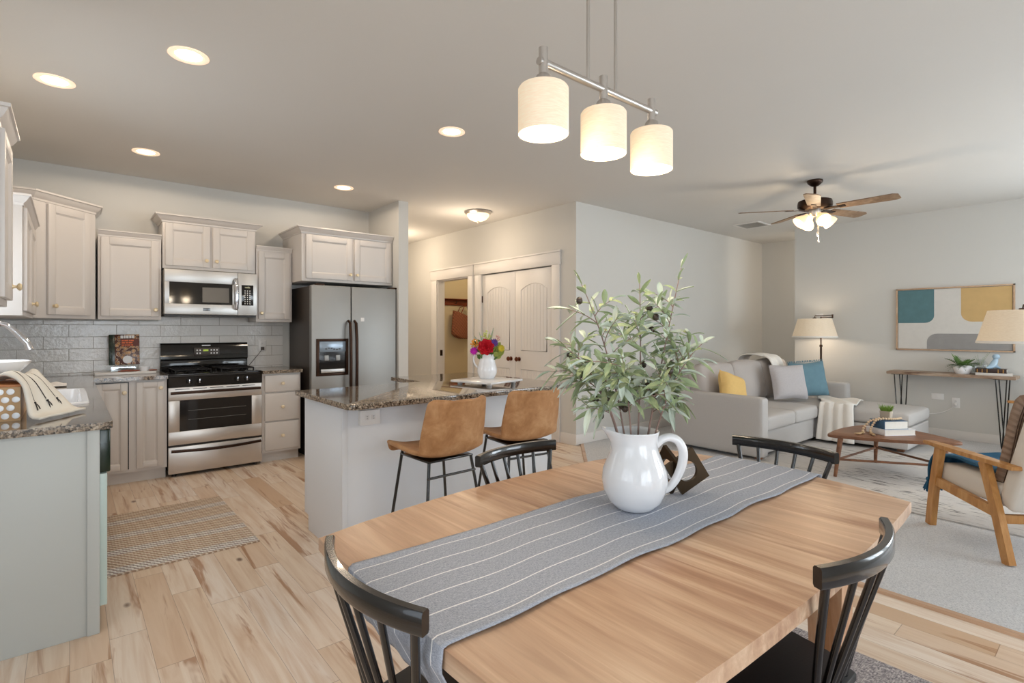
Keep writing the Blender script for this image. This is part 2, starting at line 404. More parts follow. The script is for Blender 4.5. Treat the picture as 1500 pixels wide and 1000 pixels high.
    def build(s, name, mat, parent=None, smooth=True, ang=40, solid=0, sub=0, off=0):
        bmesh.ops.recalc_face_normals(s.b, faces=s.b.faces)
        me = bpy.data.meshes.new(name); s.b.to_mesh(me); s.b.free()
        if smooth: 
            me.polygons.foreach_set('use_smooth', [True] * len(me.polygons))
            try: me.set_sharp_from_angle(angle=radians(ang))
            except Exception: pass
        me.materials.append(mat)
        o = bpy.data.objects.new(name, me); COL.objects.link(o)
        if parent: o.parent = parent
        if solid:
            q = o.modifiers.new('thickness', 'SOLIDIFY'); q.thickness = solid; q.offset = off
        if sub:
            q = o.modifiers.new('smooth', 'SUBSURF'); q.levels = sub; q.render_levels = sub
        return o
def thing(name, label, cat, loc=(0, 0, 0), rz=0.0, group=None):
    o = bpy.data.objects.new(name, None); COL.objects.link(o); o.empty_display_size = .1
    o.location = loc; o.rotation_euler = (0, 0, rz); o['label'] = label; o['category'] = cat
    if group: o['group'] = group
    return o
def tag(o, label, cat, group=None, kind=None):
    o['label'] = label; o['category'] = cat
    if group: o['group'] = group
    if kind: o['kind'] = kind
    return o
def struct(o, label=None, cat=None):
    o['kind'] = 'structure'
    if label: o['label'] = label
    if cat: o['category'] = cat
    return o
def place(o, loc, rz=0.0): o.location = loc; o.rotation_euler = (0, 0, rz); return o
def dup(root, label, loc, rz, group=None):
    r = root.copy(); COL.objects.link(r); r.location = loc; r.rotation_euler = (0, 0, rz); r['label'] = label
    if group: r['group'] = group
    for ch in list(root.children):
        c = ch.copy(); COL.objects.link(c); c.parent = r
        for g in list(ch.children):
            d = g.copy(); COL.objects.link(d); d.parent = c
    return r
def bez(p0, p1, p2, n):
    p0, p1, p2 = Vector(p0), Vector(p1), Vector(p2)
    return [p0 * (1 - t) ** 2 + p1 * 2 * t * (1 - t) + p2 * t * t for t in [i / n for i in range(n + 1)]]
def spline(P, n=6):
    P = [Vector(p) for p in P]; out = []
    for i in range(len(P) - 1):
        a, b, c, d = P[max(0, i - 1)], P[i], P[i + 1], P[min(len(P) - 1, i + 2)]
        for k in range(n):
            t = k / n; out.append(.5 * (2 * b + (c - a) * t + (2 * a - 5 * b + 4 * c - d) * t * t + (3 * b - a - 3 * c + d) * t ** 3))
    return out + [P[-1]]
def lerps(R, n=6):
    out = []
    for a, b in zip(R, R[1:]): out += [a + (b - a) * k / n for k in range(n)]
    return out + [R[-1]]
def rrect(w, h, r, n=4):
    out = []
    for cx, cy, a in ((w / 2 - r, h / 2 - r, 0), (-w / 2 + r, h / 2 - r, pi / 2), (-w / 2 + r, -h / 2 + r, pi), (w / 2 - r, -h / 2 + r, 1.5 * pi)):
        for k in range(n + 1):
            t = a + pi / 2 * k / n; out.append((cx + r * cos(t), cy + r * sin(t)))
    return out
# ================================================================== SETTING
C = 2.743
def sroot(name, label, cat):
    o = thing(name, label, cat); o['kind'] = 'structure'; return o
def one(name, mat, *boxes, parent=None, bv=0, label=None, st=True, smooth=True):
    b = MB()
    for q in boxes: b.box(*q, bv=bv)
    o = b.build(name, mat, parent, smooth)
    if st and parent is None: struct(o, label)
    return o
one('floor', M['floor'], (-1.92, -2.72, -.1, 9.02, 8.22, 0), label='pale hickory plank floor')
struct(MB().prism([(3.08, -2.6), (8.0, -2.6), (8.0, -.2), (8.12, -.2), (8.9, -.2), (8.9, 4.05), (4.45, 4.05), (3.08, 2.68)], 0, .012).build('floor_carpet', M['carpet'], smooth=False), 'grey carpet of the living room')
b = MB(); b.sweep([(3.08, -2.6, .004), (3.08, 2.68, .004), (4.45, 4.05, .004)], [(-.022, -.004), (.022, -.004), (.016, .010), (-.016, .010)])
struct(b.build('trim_1', M['tablewood']), 'wooden strip where planks meet carpet')
one('ceiling', M['ceiling'], (-1.92, -2.72, C, 9.02, 8.22, C + .12), label='flat white ceiling')
one('wall_kitchen', M['wall'], (-.64, 6.07, 0, 2.81, 6.19, C))
one('wall_sink', M['wall'], (-.64, 2.87, 0, -.52, 3.25, C), (-.64, 4.15, 0, -.52, 6.07, C), (-.64, 3.25, 0, -.52, 4.15, 1.1), (-.64, 3.25, 2.1, -.52, 4.15, C))
one('wall_nook', M['wall'], (-1.92, 2.87, 0, -.64, 2.99, C), (-1.92, -2.6, 0, -1.8, -1, C), (-1.92, 1.4, 0, -1.8, 2.87, C), (-1.92, -1, 0, -1.8, 1.4, .6), (-1.92, -1, 2.15, -1.8, 1.4, C))
one('wall_south', M['wall'], (-1.92, -2.72, 0, -.8, -2.6, C), (1.8, -2.72, 0, 4.3, -2.6, C), (6.9, -2.72, 0, 8.12, -2.6, C),
    (-.8, -2.72, 2.14, 1.8, -2.6, C), (-.8, -2.72, 0, 1.8, -2.6, .1), (4.3, -2.72, 2.22, 6.9, -2.6, C), (4.3, -2.72, 0, 6.9, -2.6, .7))
one('wall_art', M['wall'], (8.0, -.4, 0, 8.12, 3.17, C), (8.0, -2.6, 0, 8.12, -2.2, C), (8.0, -2.2, 0, 8.12, -.4, .7), (8.0, -2.2, 2.2, 8.12, -.4, C))
one('wall_alcove', M['wall'], (8.9, -.2, 0, 9.02, 4.17, C), (8.12, -.32, 0, 9.02, -.2, C))
lamp('passage_fill', (8.5, 2.3, 2.3), 14, (1, .88, .74), .12)  # added fill lamp, no fixture, in a passage opened to brighten the alcove
one('wall_living', M['wall'], (4.47, 4.05, 0, 8.9, 4.17, C))
one('wall_hall', M['wall'], (4.35, 4.05, 0, 4.47, 4.42, C), (4.35, 4.42, 2.06, 4.47, 5.81, C), (4.35, 5.81, 0, 4.47, 6.12, C), (4.35, 6.12, 2.06, 4.47, 6.95, C), (4.35, 6.95, 0, 4.47, 8.1, C))
one('wall_wing', M['wall'], (2.81, 5.30, 0, 2.93, 8.1, C))
one('wall_hall_end', M['wall'], (2.81, 8.1, 0, 4.47, 8.22, C))
one('wall_closet', M['wall'], (4.47, 5.85, 0, 6.3, 5.95, C), (5.2, 4.17, 0, 5.3, 5.85, C))
one('wall_mudroom', M['mudwall'], (4.47, 7.6, 0, 6.3, 7.72, C), (6.2, 5.95, 0, 6.3, 7.6, C))
one('wall_backsplash_kitchen', M['tile'], (-.507, 6.06, .90, 1.80, 6.07, 1.381), (.655, 6.06, 1.381, 1.43, 6.07, 1.424), smooth=False, label='glazed pale grey subway tiles behind the range')
one('wall_backsplash_sink', M['tile'], (-.52, 2.9, .90, -.508, 3.25, 1.381), (-.52, 4.15, .90, -.508, 6.07, 1.381), (-.52, 3.25, .9, -.508, 4.15, 1.06), smooth=False, label='glazed pale grey subway tiles along the sink wall')
def bb(name, *boxes): one(name, M['trim'], *boxes, bv=.004)
bb('baseboard_living', (4.336, 4.036, .012, 8.9, 4.05, .125))
bb('baseboard_hall', (4.336, 4.05, 0, 4.35, 4.29, .125), (4.336, 7.15, 0, 4.35, 8.1, .125))
bb('baseboard_art', (7.986, -2.6, .012, 8.0, 3.17, .115))
bb('baseboard_alcove', (8.886, -.2, .012, 8.9, 4.036, .115))
bb('baseboard_wing', (2.80, 5.287, 0, 2.944, 5.30, .125), (2.93, 5.30, 0, 2.944, 8.1, .125))
bb('baseboard_mudroom', (4.47, 7.586, 0, 6.2, 7.6, .125))
# ---- closet double door
r = sroot('door_1', 'white arched double closet doors in the hall wall', 'door')
one('frame', M['trim'], (4.327, 4.29, 0, 4.35, 4.42, 2.06), (4.327, 5.81, 0, 4.35, 5.95, 2.06), (4.322, 4.28, 2.06, 4.35, 5.96, 2.205), (4.312, 4.27, 2.205, 4.35, 5.97, 2.228), parent=r, bv=.003)
def leaf(y0, y1):
    b = MB(); b.box(4.362, y0, .01, 4.397, y1, 2.05, bv=.002); w_ = y1 - y0; m = .11; X = 4.362
    def outline(pts): b.tube([(X, p, q) for p, q in pts], .007, 6, closed=True)
    a0, a1 = y0 + m, y1 - m; yc = (a0 + a1) / 2
    arc = [(a1 + (a0 - a1) * k / 12, 1.80 + .075 * (1 - ((k / 12 - .5) / .5) ** 2)) for k in range(13)]
    outline([(a0, 1.04), (a1, 1.04)] + arc); outline([(a0, .18), (a1, .18), (a1, .80), (a0, .80)])
    n = 8
    for k in range(1, n):
        yy = a0 + (a1 - a0) * k / n; t = (yy - yc) / (a1 - yc)
        b.box(X - .0025, yy - .004, 1.05, X, yy + .004, 1.79 + .075 * (1 - t * t)); b.box(X - .0025, yy - .004, .19, X, yy + .004, .79)
    return b.build('door_leaf', M['trim'], r)
l1 = leaf(4.423, 5.112); l2 = leaf(5.118, 5.807)
for lf, yk in ((l1, 5.035), (l2, 5.195)):
    Mx = Matrix.Translation((4.362, yk, .93)) @ Matrix.Rotation(-pi / 2, 4, 'Y')
    MB().lathe([(0, 0), (.026, 0), (.028, .006), (.010, .012), (.010, .03), (.026, .04), (.030, .052), (.022, .064), (0, .067)], seg=16, M4=Mx).build('door_knob', M['rbronze'], lf)
for lf, yh in ((l1, 4.423), (l2, 5.807)):
    for z in (1.72, .95, .25): MB().tube([(4.355, yh, z - .045), (4.355, yh, z + .045)], .007, 8).build('hinge', M['bronze'], lf)
# ---- open doorway
r = sroot('door_2', 'open white cased doorway to the mudroom', 'doorway')
one('frame', M['trim'], (4.327, 6.0, 0, 4.35, 6.12, 2.06), (4.327, 6.95, 0, 4.35, 7.10, 2.06), (4.322, 5.99, 2.06, 4.35, 7.12, 2.205), (4.312, 5.98, 2.205, 4.35, 7.13, 2.228),
    (4.35, 6.12, 0, 4.47, 6.135, 2.06), (4.35, 6.935, 0, 4.47, 6.95, 2.06), (4.35, 6.135, 2.045, 4.47, 6.935, 2.06), parent=r, bv=.002)
one('strike_plate', M['bronze'], (4.385, 6.932, .90, 4.43, 6.935, .99), parent=r)
# ---- windows (behind and beside the camera)
def window(name, axis, wall, a0, a1, z0, z1, div):
    r = sroot(name, 'white framed window letting daylight in', 'window'); b = MB(); p = MB(); f = .06
    bx = []
    for q in ((a0, z0, a1, z0 + f), (a0, z1 - f, a1, z1), (a0, z0, a0 + f, z1), (a1 - f, z0, a1, z1)): bx.append(q)
    for k in range(1, div): m = a0 + (a1 - a0) * k / div; bx.append((m - .03, z0, m + .03, z1))
    for s0, u0, s1, u1 in bx:
        if axis == 'y': b.box(s0, wall - .03, u0, s1, wall + .02, u1)
        else: b.box(wall - .03, s0, u0, wall + .02, s1, u1)
    if axis == 'y': p.box(a0 + f, wall - .006, z0 + f, a1 - f, wall, z1 - f)
    else: p.box(wall - .006, a0 + f, z0 + f, wall, a1 - f, z1 - f)
    b.build('window_frame', M['trim'], r, False); p.build('pane', M['glass'], r, False)
window('window_1', 'y', -2.62, -.8, 1.8, .1, 2.14, 2); window('window_2', 'y', -2.62, 4.3, 6.9, .7, 2.22, 3)
window('window_3', 'x', -1.82, -1, 1.4, .6, 2.15, 2); window('window_5', 'x', 8.04, -2.2, -.4, .7, 2.2, 2); window('window_4', 'x', -.56, 3.25, 4.15, 1.1, 2.1, 2)
# ---- ceiling fittings
CAN = [(-.065, 4.035, 'third from the kitchen back wall, nearest the sink'), (.48, 3.21, 'brightest and largest, over the sink aisle'), (.475, 5.175, 'in front of the range'), (2.13, 3.21, 'over the island stools'), (2.13, 5.18, 'in front of the refrigerator')]
LBL = ['recessed ceiling downlight beside the tall upper cabinet at the sink', 'recessed ceiling downlight above the striped jute mat aisle, largest in view', 'recessed ceiling downlight in front of the over-range cabinet', 'recessed ceiling downlight above the granite island', 'recessed ceiling downlight in front of the refrigerator cabinet']
for (x, y, _), lb in zip(CAN, LBL):
    t = thing('recessed_light', lb, 'ceiling light', (x, y, C), group='recessed kitchen downlights')
    MB().lathe([(.093, 0), (.095, -.004), (.088, -.007), (.064, -.003), (.060, .001)], seg=36).build('trim_ring', M['canring'], t)
    MB().lathe([(0, -.0015), (.0635, -.0015)], seg=36).build('lens', M['canlens'], t)
    spot('downlight', (x, y, C - .03), 9.5)
t = thing('flush_mount_light', 'lit alabaster glass bowl light on the hall ceiling', 'ceiling light', (3.82, 5.18, C))
MB().lathe([(0, 0), (.165, 0), (.17, -.012), (.15, -.03), (.135, -.036), (.135, -.03), (0, -.03)]).build('pan', M['nickel'], t)
MB().lathe([(.138, -.034), (.13, -.06), (.105, -.09), (.06, -.112), (.012, -.12), (0, -.12)]).build('glass_bowl', M['frost'], t)
MB().lathe([(0, -.118), (.014, -.12), (.009, -.13), (.013, -.138), (0, -.148)], seg=14).build('finial', M['nickel'], t)
dup(t, 'added alabaster bowl light farther down the hall, unseen behind the refrigerator wall', (3.64, 7.1, C), 0)  # unseen copy of the fixture, added to carry the extra hall lamp
lamp('hall_end_fill', (3.64, 7.1, C - .35), 14, (1, .82, .62), .1)  # added fill that lifts the dark far end of the hall
lamp('hall_light', (3.70, 5.30, C - .42), 8, (1, .82, .62), .1)
lamp('mudroom_light', (5.2, 6.7, 2.45), 8, (1, .78, .5), .1)
t = thing('ceiling_vent', 'white slatted air vent in the living room ceiling', 'vent', (7.17, 3.4, C))
b = MB()
for q in ((-.2, -.18, .2, -.15), (-.2, .15, .2, .18), (-.2, -.15, -.17, .15), (.17, -.15, .2, .15)): b.box(q[0], q[1], -.012, q[2], q[3], 0, bv=.002)
b.build('vent_frame', M['trim'], t)
b = MB()
for k in range(14): b.box(-.17, -.15 + .0215 * k, -.010, .17, -.14 + .0215 * k, -.002)
b.build('louvre', M['steelw'], t)
# ---- pendant bar lamp over the table
PX0, PX1, PY, PZ = .995, 1.505, 1.05, 2.035
t = thing('pendant_light', 'three shade brushed nickel bar pendant hanging over the dining table', 'pendant light', (1.25, PY, C))
dz = PZ - C
b = MB(); b.tube([(-.27, 0, dz), (.27, 0, dz)], .011, 14); b.build('bar', M['nickel'], t)
for x in (-.07, .058): MB().tube([(x, 0, dz), (x, 0, -.005)], .0052, 10).build('rod', M['nickel'], t)
MB().box(-.14, -.05, -.025, .13, .05, 0, bv=.008).build('canopy_plate', M['nickel'], t)
for x in (-.253, 0, .247):
    MB().lathe([(0, dz + .04), (.013, dz + .04), (.013, dz - .032), (.020, dz - .038), (.028, dz - .062), (.028, dz - .070), (0, dz - .070)], (x, 0, 0), 18).build('socket_cup', M['nickel'], t)
    s = MB().lathe([(.02, dz - .068), (.066, dz - .070), (.0695, dz - .075), (.0695, dz - .198), (.0665, dz - .198), (.0665, dz - .078), (.02, dz - .071)], (x, 0, 0), 40).build('lamp_shade', M['shade_lit'], t)
    MB().lathe([(0, dz - .186), (.066, dz - .186)], (x, 0, 0), 30).build('diffuser', M['bulb'], s)
    lamp('pendant_glow', (1.25 + x, PY, PZ - .235), 2.4, (1, .82, .6), .05)
# ---- ceiling fan
FX, FY = 5.51, 2.0
t = thing('ceiling_fan', 'five blade bronze ceiling fan with lit frosted glass shades', 'ceiling fan', (FX, FY, C))
MB().lathe([(0, 0), (.068, 0), (.07, -.012), (.06, -.03), (.035, -.052), (.018, -.06), (0, -.06)], seg=28).build('canopy', M['bronze'], t)
MB().tube([(0, 0, -.05), (0, 0, -.185)], .013, 14).build('downrod', M['bronze'], t)
MB().lathe([(0, -.175), (.03, -.178), (.11, -.185), (.145, -.20), (.15, -.225), (.15, -.255), (.13, -.275), (.07, -.285), (0, -.285)], seg=36).build('motor_housing', M['bronze'], t)
MB().lathe([(0, -.28), (.05, -.28), (.055, -.33), (.045, -.35), (0, -.355)], seg=24).build('light_fitter', M['nickel'], t)
for k in range(5):
    a = radians(-18 + 72 * k); Mx = Matrix.Rotation(a, 4, 'Z') @ Matrix.Translation((0, 0, -.28)) @ Matrix.Rotation(radians(-11), 4, 'X')
    q = MB().prism([(.20, -.055), (.64, -.068), (.68, -.045), (.68, .045), (.64, .068), (.20, .055)], -.004, .004).xf(Mx).build('blade', M['fanwood'], t)
    MB().sweep([(.09, 0, -.012), (.15, 0, -.006), (.26, 0, -.006)], [(-.022, -.003), (.022, -.003), (.022, .003), (-.022, .003)]).xf(Mx).build('blade_iron', M['bronze'], q)
for k in range(4):
    a = radians(45 + 4 + 90 * k); Mx = Matrix.Rotation(a, 4, 'Z') @ Matrix.Translation((.055, 0, -.325)) @ Matrix.Rotation(radians(-48), 4, 'Y')
    q = MB().lathe([(.022, -.02), (.026, -.05), (.045, -.075), (.062, -.105), (.066, -.135), (.063, -.135), (.059, -.105), (.04, -.076), (.02, -.05)], seg=24).xf(Mx).build('glass_shade', M['glasslit'], t)
    MB().ball((0, 0, -.085), .026, (1, 1, 1.3)).xf(Mx).build('bulb', M['bulb'], q)
for x, z in ((-.012, -.50), (.014, -.56)):
    q = MB().tube([(x, -.03, -.34), (x, -.03, z)], .0018, 6).build('pull_chain', M['nickel'], t)
    MB().lathe([(0, z), (.004, z), (.009, z - .03), (.006, z - .042), (0, z - .046)], (x, -.03, 0), 12).build('pull_knob', M['nickel'], q)
lamp('fan_light', (FX, FY, C - .55), 7, (1, .80, .56), .08)
# ---- wall plates
def plate(name, lb, cat, P, nrm, wd, hg, holes=True):
    """flat plate on a wall; nrm '-x' or '-y'"""
    t = thing(name, lb, cat, P, -pi / 2 if nrm == '-x' else 0)
    MB().box(-wd / 2, -.006, -hg / 2, wd / 2, 0, hg / 2, bv=.002).build('cover_plate', M['whiteplate'], t)
    b = MB()
    for s in ((-1, 1) if holes else (0,)):
        o = (s * .021 if wd > hg else 0, s * .021 if hg >= wd else 0)
        b.box(o[0] - .014, -.0085, o[1] - .014, o[0] + .014, -.006, o[1] + .014, bv=.003)
    b.build('socket', M['whiteplate'], t)
    if holes:
        b = MB()
        for s in (-1, 1):
            o = (s * .021 if wd > hg else 0, s * .021 if hg >= wd else 0)
            for dx in (-.005, .005): b.box(o[0] + dx - .001, -.0092, o[1] - .003, o[0] + dx + .001, -.0084, o[1] + .005)
        b.build('slot', M['blackplastic'], t)
    return t
plate('wall_outlet', 'white outlet on the art wall below the console with a cord plugged in', 'outlet', (8.0, 1.37, .44), '-x', .075, .115)
plate('wall_plate', 'blank oval white cover plate on the art wall beside the outlet', 'wall plate', (8.0, 1.54, .50), '-x', .12, .07, False)
plate('light_switch', 'white plate on the living room wall behind the olive branches', 'switch', (4.57, 4.05, .47), '-y', .07, .115, False)
plate('thermostat', 'small grey thermostat on the art wall above the floor lamp shade', 'thermostat', (8.0, 2.84, 1.50), '-x', .09, .05, False)
t = thing('power_cord', 'thin white cord drooping from the outlet on the art wall', 'cord', (7.99, 1.37, .42))  # ordinary power cord plugged into the art wall outlet
MB().tube(bez((-.004, 0, 0), (-.02, .12, -.19), (-.03, .52, -.12), 14), .004, 6).build('cable', M['whiteplate'], t)
MB().box(-.03, -.012, -.012, 0, .012, .012, bv=.003).build('plug', M['whiteplate'], t)
# ---- mudroom rack and basket bag
t = thing('coat_rack', 'red brown wooden hook rack on the mudroom wall', 'coat rack', (5.10, 7.6, 1.78))
MB().box(-.45, -.02, -.06, .45, 0, .04, bv=.005).build('board', M['redwood'], t)
for x in (-.28, 0, .28): MB().tube([(x, -.02, -.02), (x, -.05, -.03), (x, -.065, -.01), (x, -.062, .015)], .006, 8).build('hook', M['blackiron'], t)
MB().box(-.45, -.09, .04, .45, 0, .055, bv=.003).build('ledge', M['redwood'], t)
t = thing('basket_bag', 'reddish woven basket bag hanging from the mudroom rack', 'bag', (5.12, 7.49, 1.16))
t.rotation_euler = (0, radians(16), 0)
def bagf(u, v):
    a = 2 * pi * u; k = .70 + .30 * v
    return Vector((.24 * k * cos(a) , .085 * k * sin(a), .40 * v * (1 - .05 * cos(a)) + .05 * (1 - v) * cos(a) ** 2))
def m_wicker():
    t = NT('red_wicker'); v = t.obj(); x, y, z = t.xyz(v)
    k = t.mth('MULTIPLY', t.mth('SINE', t.mth('MULTIPLY', z, 260)), t.mth('SINE', t.mth('MULTIPLY_ADD', x, 190, t.mth('MULTIPLY', z, 60))))
    t.set(Base_Color=t.ramp(t.mth('MULTIPLY_ADD', k, .5, .5), [(.2, lin((104, 50, 34))), (.8, lin((206, 134, 100)))]), Roughness=.7); t.bump(k, .6, .008); return t.m
M['wicker'] = m_wicker()
MB().grid(bagf, 40, 16, close_u=True).build('basket', M['wicker'], t, solid=.012)
b = MB(); b.prism([(.168 * cos(2 * pi * k / 24), .06 * sin(2 * pi * k / 24)) for k in range(24)], .03, .045); b.build('basket_base', M['wicker'], t)
for y in (-.06, .06): MB().tube([(-.12, y, .38), (-.09, y, .52), (-.02, y * .3, .585), (.02, y * .3, .585), (.09, y, .52), (.12, y, .38)], .008, 8).build('handle', M['redwood'], t)
# ================================================================== KITCHEN
CT = .905
def loft(b, loops, cap0=False, cap1=False):
    R = [[b.b.verts.new(p) for p in L] for L in loops]; n = len(R[0])
    for A, B in zip(R, R[1:]):
        for k in range(n): b._face((A[k], A[(k + 1) % n], B[(k + 1) % n], B[k]))
    if cap0: b._face(R[0][::-1])
    if cap1: b._face(R[-1])
    return b
def crown(path, z, h, out, parent, mat):
    """mitred crown moulding along an open plan path (outward = right of travel)"""
    prof = [(0, 0), (.1 * out, .02 * h), (.14 * out, .22 * h), (.45 * out, .42 * h), (.74 * out, .70 * h), (.8 * out, .78 * h), (out, .82 * h), (out, h), (0, h)]
    P = [Vector((x, y)) for x, y in path]; b = MB(); rings = []
    for i, p in enumerate(P):
        d0 = (P[i] - P[i - 1]).normalized() if i else None; d1 = (P[i + 1] - P[i]).normalized() if i < len(P) - 1 else None
        n0 = Vector((d0.y, -d0.x)) if d0 else None; n1 = Vector((d1.y, -d1.x)) if d1 else None
        if n0 is None: m = n1
        elif n1 is None: m = n0
        else: m = (n0 + n1) / (1 + n0.dot(n1))
        rings.append([b.b.verts.new((p.x + m.x * o, p.y + m.y * o, z + q)) for o, q in prof])
    for A, B in zip(rings, rings[1:]):
        for k in range(len(prof)): b._face((A[k], A[(k + 1) % len(prof)], B[(k + 1) % len(prof)], B[k]))
    b._face(rings[0][::-1]); b._face(rings[-1])
    return b.build('crown_moulding', mat, parent, ang=25)
def door(parent, x0, z0, x1, z1, mat, name='door', knob=None, fw=.058, th=.02, raised=False, kmat=None):
    """frame-and-panel door on the plane y=0, facing -y"""
    b = MB(); y0, y1 = -th, -.0005
    b.box(x0, y0, z0, x0 + fw, y1, z1, bv=.003); b.box(x1 - fw, y0, z0, x1, y1, z1, bv=.003)
    b.box(x0 + fw, y0, z0, x1 - fw, y1, z0 + fw, bv=.003); b.box(x0 + fw, y0, z1 - fw, x1 - fw, y1, z1, bv=.003)
    i0, i1, k0, k1 = x0 + fw, x1 - fw, z0 + fw, z1 - fw; s = .012
    loft(b, [[(i0, y0 + .002, k0), (i1, y0 + .002, k0), (i1, y0 + .002, k1), (i0, y0 + .002, k1)], [(i0 + s, y0 + .010, k0 + s), (i1 - s, y0 + .010, k0 + s), (i1 - s, y0 + .010, k1 - s), (i0 + s, y0 + .010, k1 - s)]])
    if raised:
        q = .03; loft(b, [[(i0 + s, y0 + .010, k0 + s), (i1 - s, y0 + .010, k0 + s), (i1 - s, y0 + .010, k1 - s), (i0 + s, y0 + .010, k1 - s)], [(i0 + q, y0 + .003, k0 + q), (i1 - q, y0 + .003, k0 + q), (i1 - q, y0 + .003, k1 - q), (i0 + q, y0 + .003, k1 - q)]], cap1=True)
    else:
        b._face([b.b.verts.new(p) for p in ((i0 + s, y0 + .010, k0 + s), (i1 - s, y0 + .010, k0 + s), (i1 - s, y0 + .010, k1 - s), (i0 + s, y0 + .010, k1 - s))])
    o = b.build(name, mat, parent, ang=25)
    if knob: knob_at(o, knob[0], y0, knob[1], kmat)
    return o
def knob_at(o, x, y, z, kmat=None):
    Mx = Matrix.Translation((x, y, z)) @ Matrix.Rotation(pi / 2, 4, 'X')
    return MB().lathe([(0, 0), (.011, 0), (.007, .006), (.006, .014), (.014, .018), (.017, .025), (.012, .031), (0, .033)], seg=16, M4=Mx).build('knob', kmat or M['cream_knob'], o)
def upper(lb, loc, wd, ht, dp, doors, ch, rz=0, sides='lr', kz=.06, cout=.05, mat=None):
    mat = mat or M['cab']
    t = thing('upper_cabinet', lb, 'cabinet', loc, rz)
    MB().box(0, 0, 0, wd, dp, ht, bv=.002).build('body', mat, t)
    for x0, x1, k in doors: door(t, x0, .028, x1, ht - .02, mat, knob=(k, .028 + kz), kmat=M['brass'])
    path = ([(0, dp - .01)] if 'l' in sides else []) + [(0, 0), (wd, 0)] + ([(wd, dp - .01)] if 'r' in sides else [])
    crown(path, ht - .012, ch, cout, t, mat)
    return t
upper('narrow upper cabinet at the sink wall, cut off by the picture edge', (-.21, 2.80, 1.40), .40, .70, .305, [(.015, .385, .35)], .075, pi / 2, cout=.04)
upper('sink wall upper cabinet whose bright side panel faces the room', (-.21, 4.20, 1.385), 1.14, .655, .305, [(.02, .56, .53), (.58, 1.12, .60)], .065, pi / 2, sides='l', cout=.04)
upper('single door upper cabinet between the corner cabinet and the microwave', (.187, 5.74, 1.392), .455, .73, .325, [(.02, .435, .41)], .055, sides='', cout=.03)
upper('two door upper cabinet directly above the microwave', (.652, 5.74, 1.868), .785, .435, .325, [(.02, .38, .35), (.405, .765, .435)], .072, cout=.06)
upper('slim upper cabinet between the microwave and the refrigerator', (1.446, 5.74, 1.382), .35, .735, .325, [(.02, .33, .045)], .05, sides='', cout=.025)
upper('deep two door cabinet above the refrigerator', (1.80, 5.45, 1.80), 1.005, .495, .61, [(.04, .53, .505), (.555, .985, .58)], .07, sides='l', cout=.05)
# diagonal corner cabinet
t = thing('corner_cabinet', 'tall diagonal corner upper cabinet left of the cookbook', 'cabinet', (-.52, 6.06, 1.392))
MB().prism([(.003, -.70), (.31, -.70), (.69, -.32), (.69, -.003), (.003, -.003)], 0, .905, bv=.002).build('body', M['cab'], t)
crown([(.012, -.70), (.31, -.70), (.69, -.32), (.69, -.02)], .893, .075, .05, t, M['cab'])
d = door(t, .105, .028, .475, .885, M['cab'], knob=(.145, .095), kmat=M['brass'])
Mx = Matrix.Translation((.31, -.70, 0)) @ Matrix.Rotation(pi / 4, 4, 'Z')
for o in (d, d.children[0]): o.data.transform(Mx)
# microwave
t = thing('microwave', 'stainless over-the-range microwave with a dark window', 'microwave', (.657, 5.665, 1.425))
W_, H_ = .775, .43
MB().box(0, .012, .018, W_, .39, H_, bv=.003).build('body', M['steelw'], t)
MB().box(.004, .02, 0, W_ - .004, .38, .018).build('vent_base', M['blackplastic'], t)
q = MB(); 
for bx in ((0, .02, .60, .115), (0, .315, .60, H_), (0, .115, .037, .315), (.555, .115, .60, .315)): q.box(bx[0], -.012, bx[1], bx[2], .012, bx[3], bv=.002)
dr = q.build('door', M['steelw'], t)
MB().box(.037, -.009, .115, .555, .010, .315).build('window', M['ovenglass'], dr)
MB().box(.30, -.0100, .135, .525, -.0088, .275).build('inner_screen', M['mwinner'], dr)
MB().box(0, -.011, H_ - .055, W_, .0, H_ - .05).build('top_line', M['greymetal'], t)
q = MB(); q.box(.604, -.012, .02, W_, .012, H_, bv=.002); cp = q.build('control_side', M['steelw'], t)
MB().box(.635, -.0135, .115, .742, -.011, .315, bv=.002).build('keypad', M['blackgloss'], cp)
q = MB()
for r_ in range(7):
    for c_ in range(3): q.box(.662 + .022 * c_, -.0145, .128 + .021 * r_, .670 + .022 * c_, -.0134, .137 + .021 * r_)
q.build('key_print', M['whiteplate'], cp); MB().box(.664, -.0145, .285, .712, -.0134, .298).build('clock', plain('pale_lcd', (150, 150, 120), .3), cp)
MB().tube([(.585, -.012, .075), (.585, -.040, .085), (.585, -.052, .16), (.585, -.054, .23), (.585, -.050, .30), (.585, -.036, .36), (.585, -.012, .37)], [.012, .014, .015, .015, .015, .014, .012], 12, sx=1.3).build('handle', M['chrome'], t)
MB().box(.305, -.0135, .055, .365, -.0115, .082, bv=.001).build('badge', plain('grey_badge', (120, 124, 128), .3, .8), t)
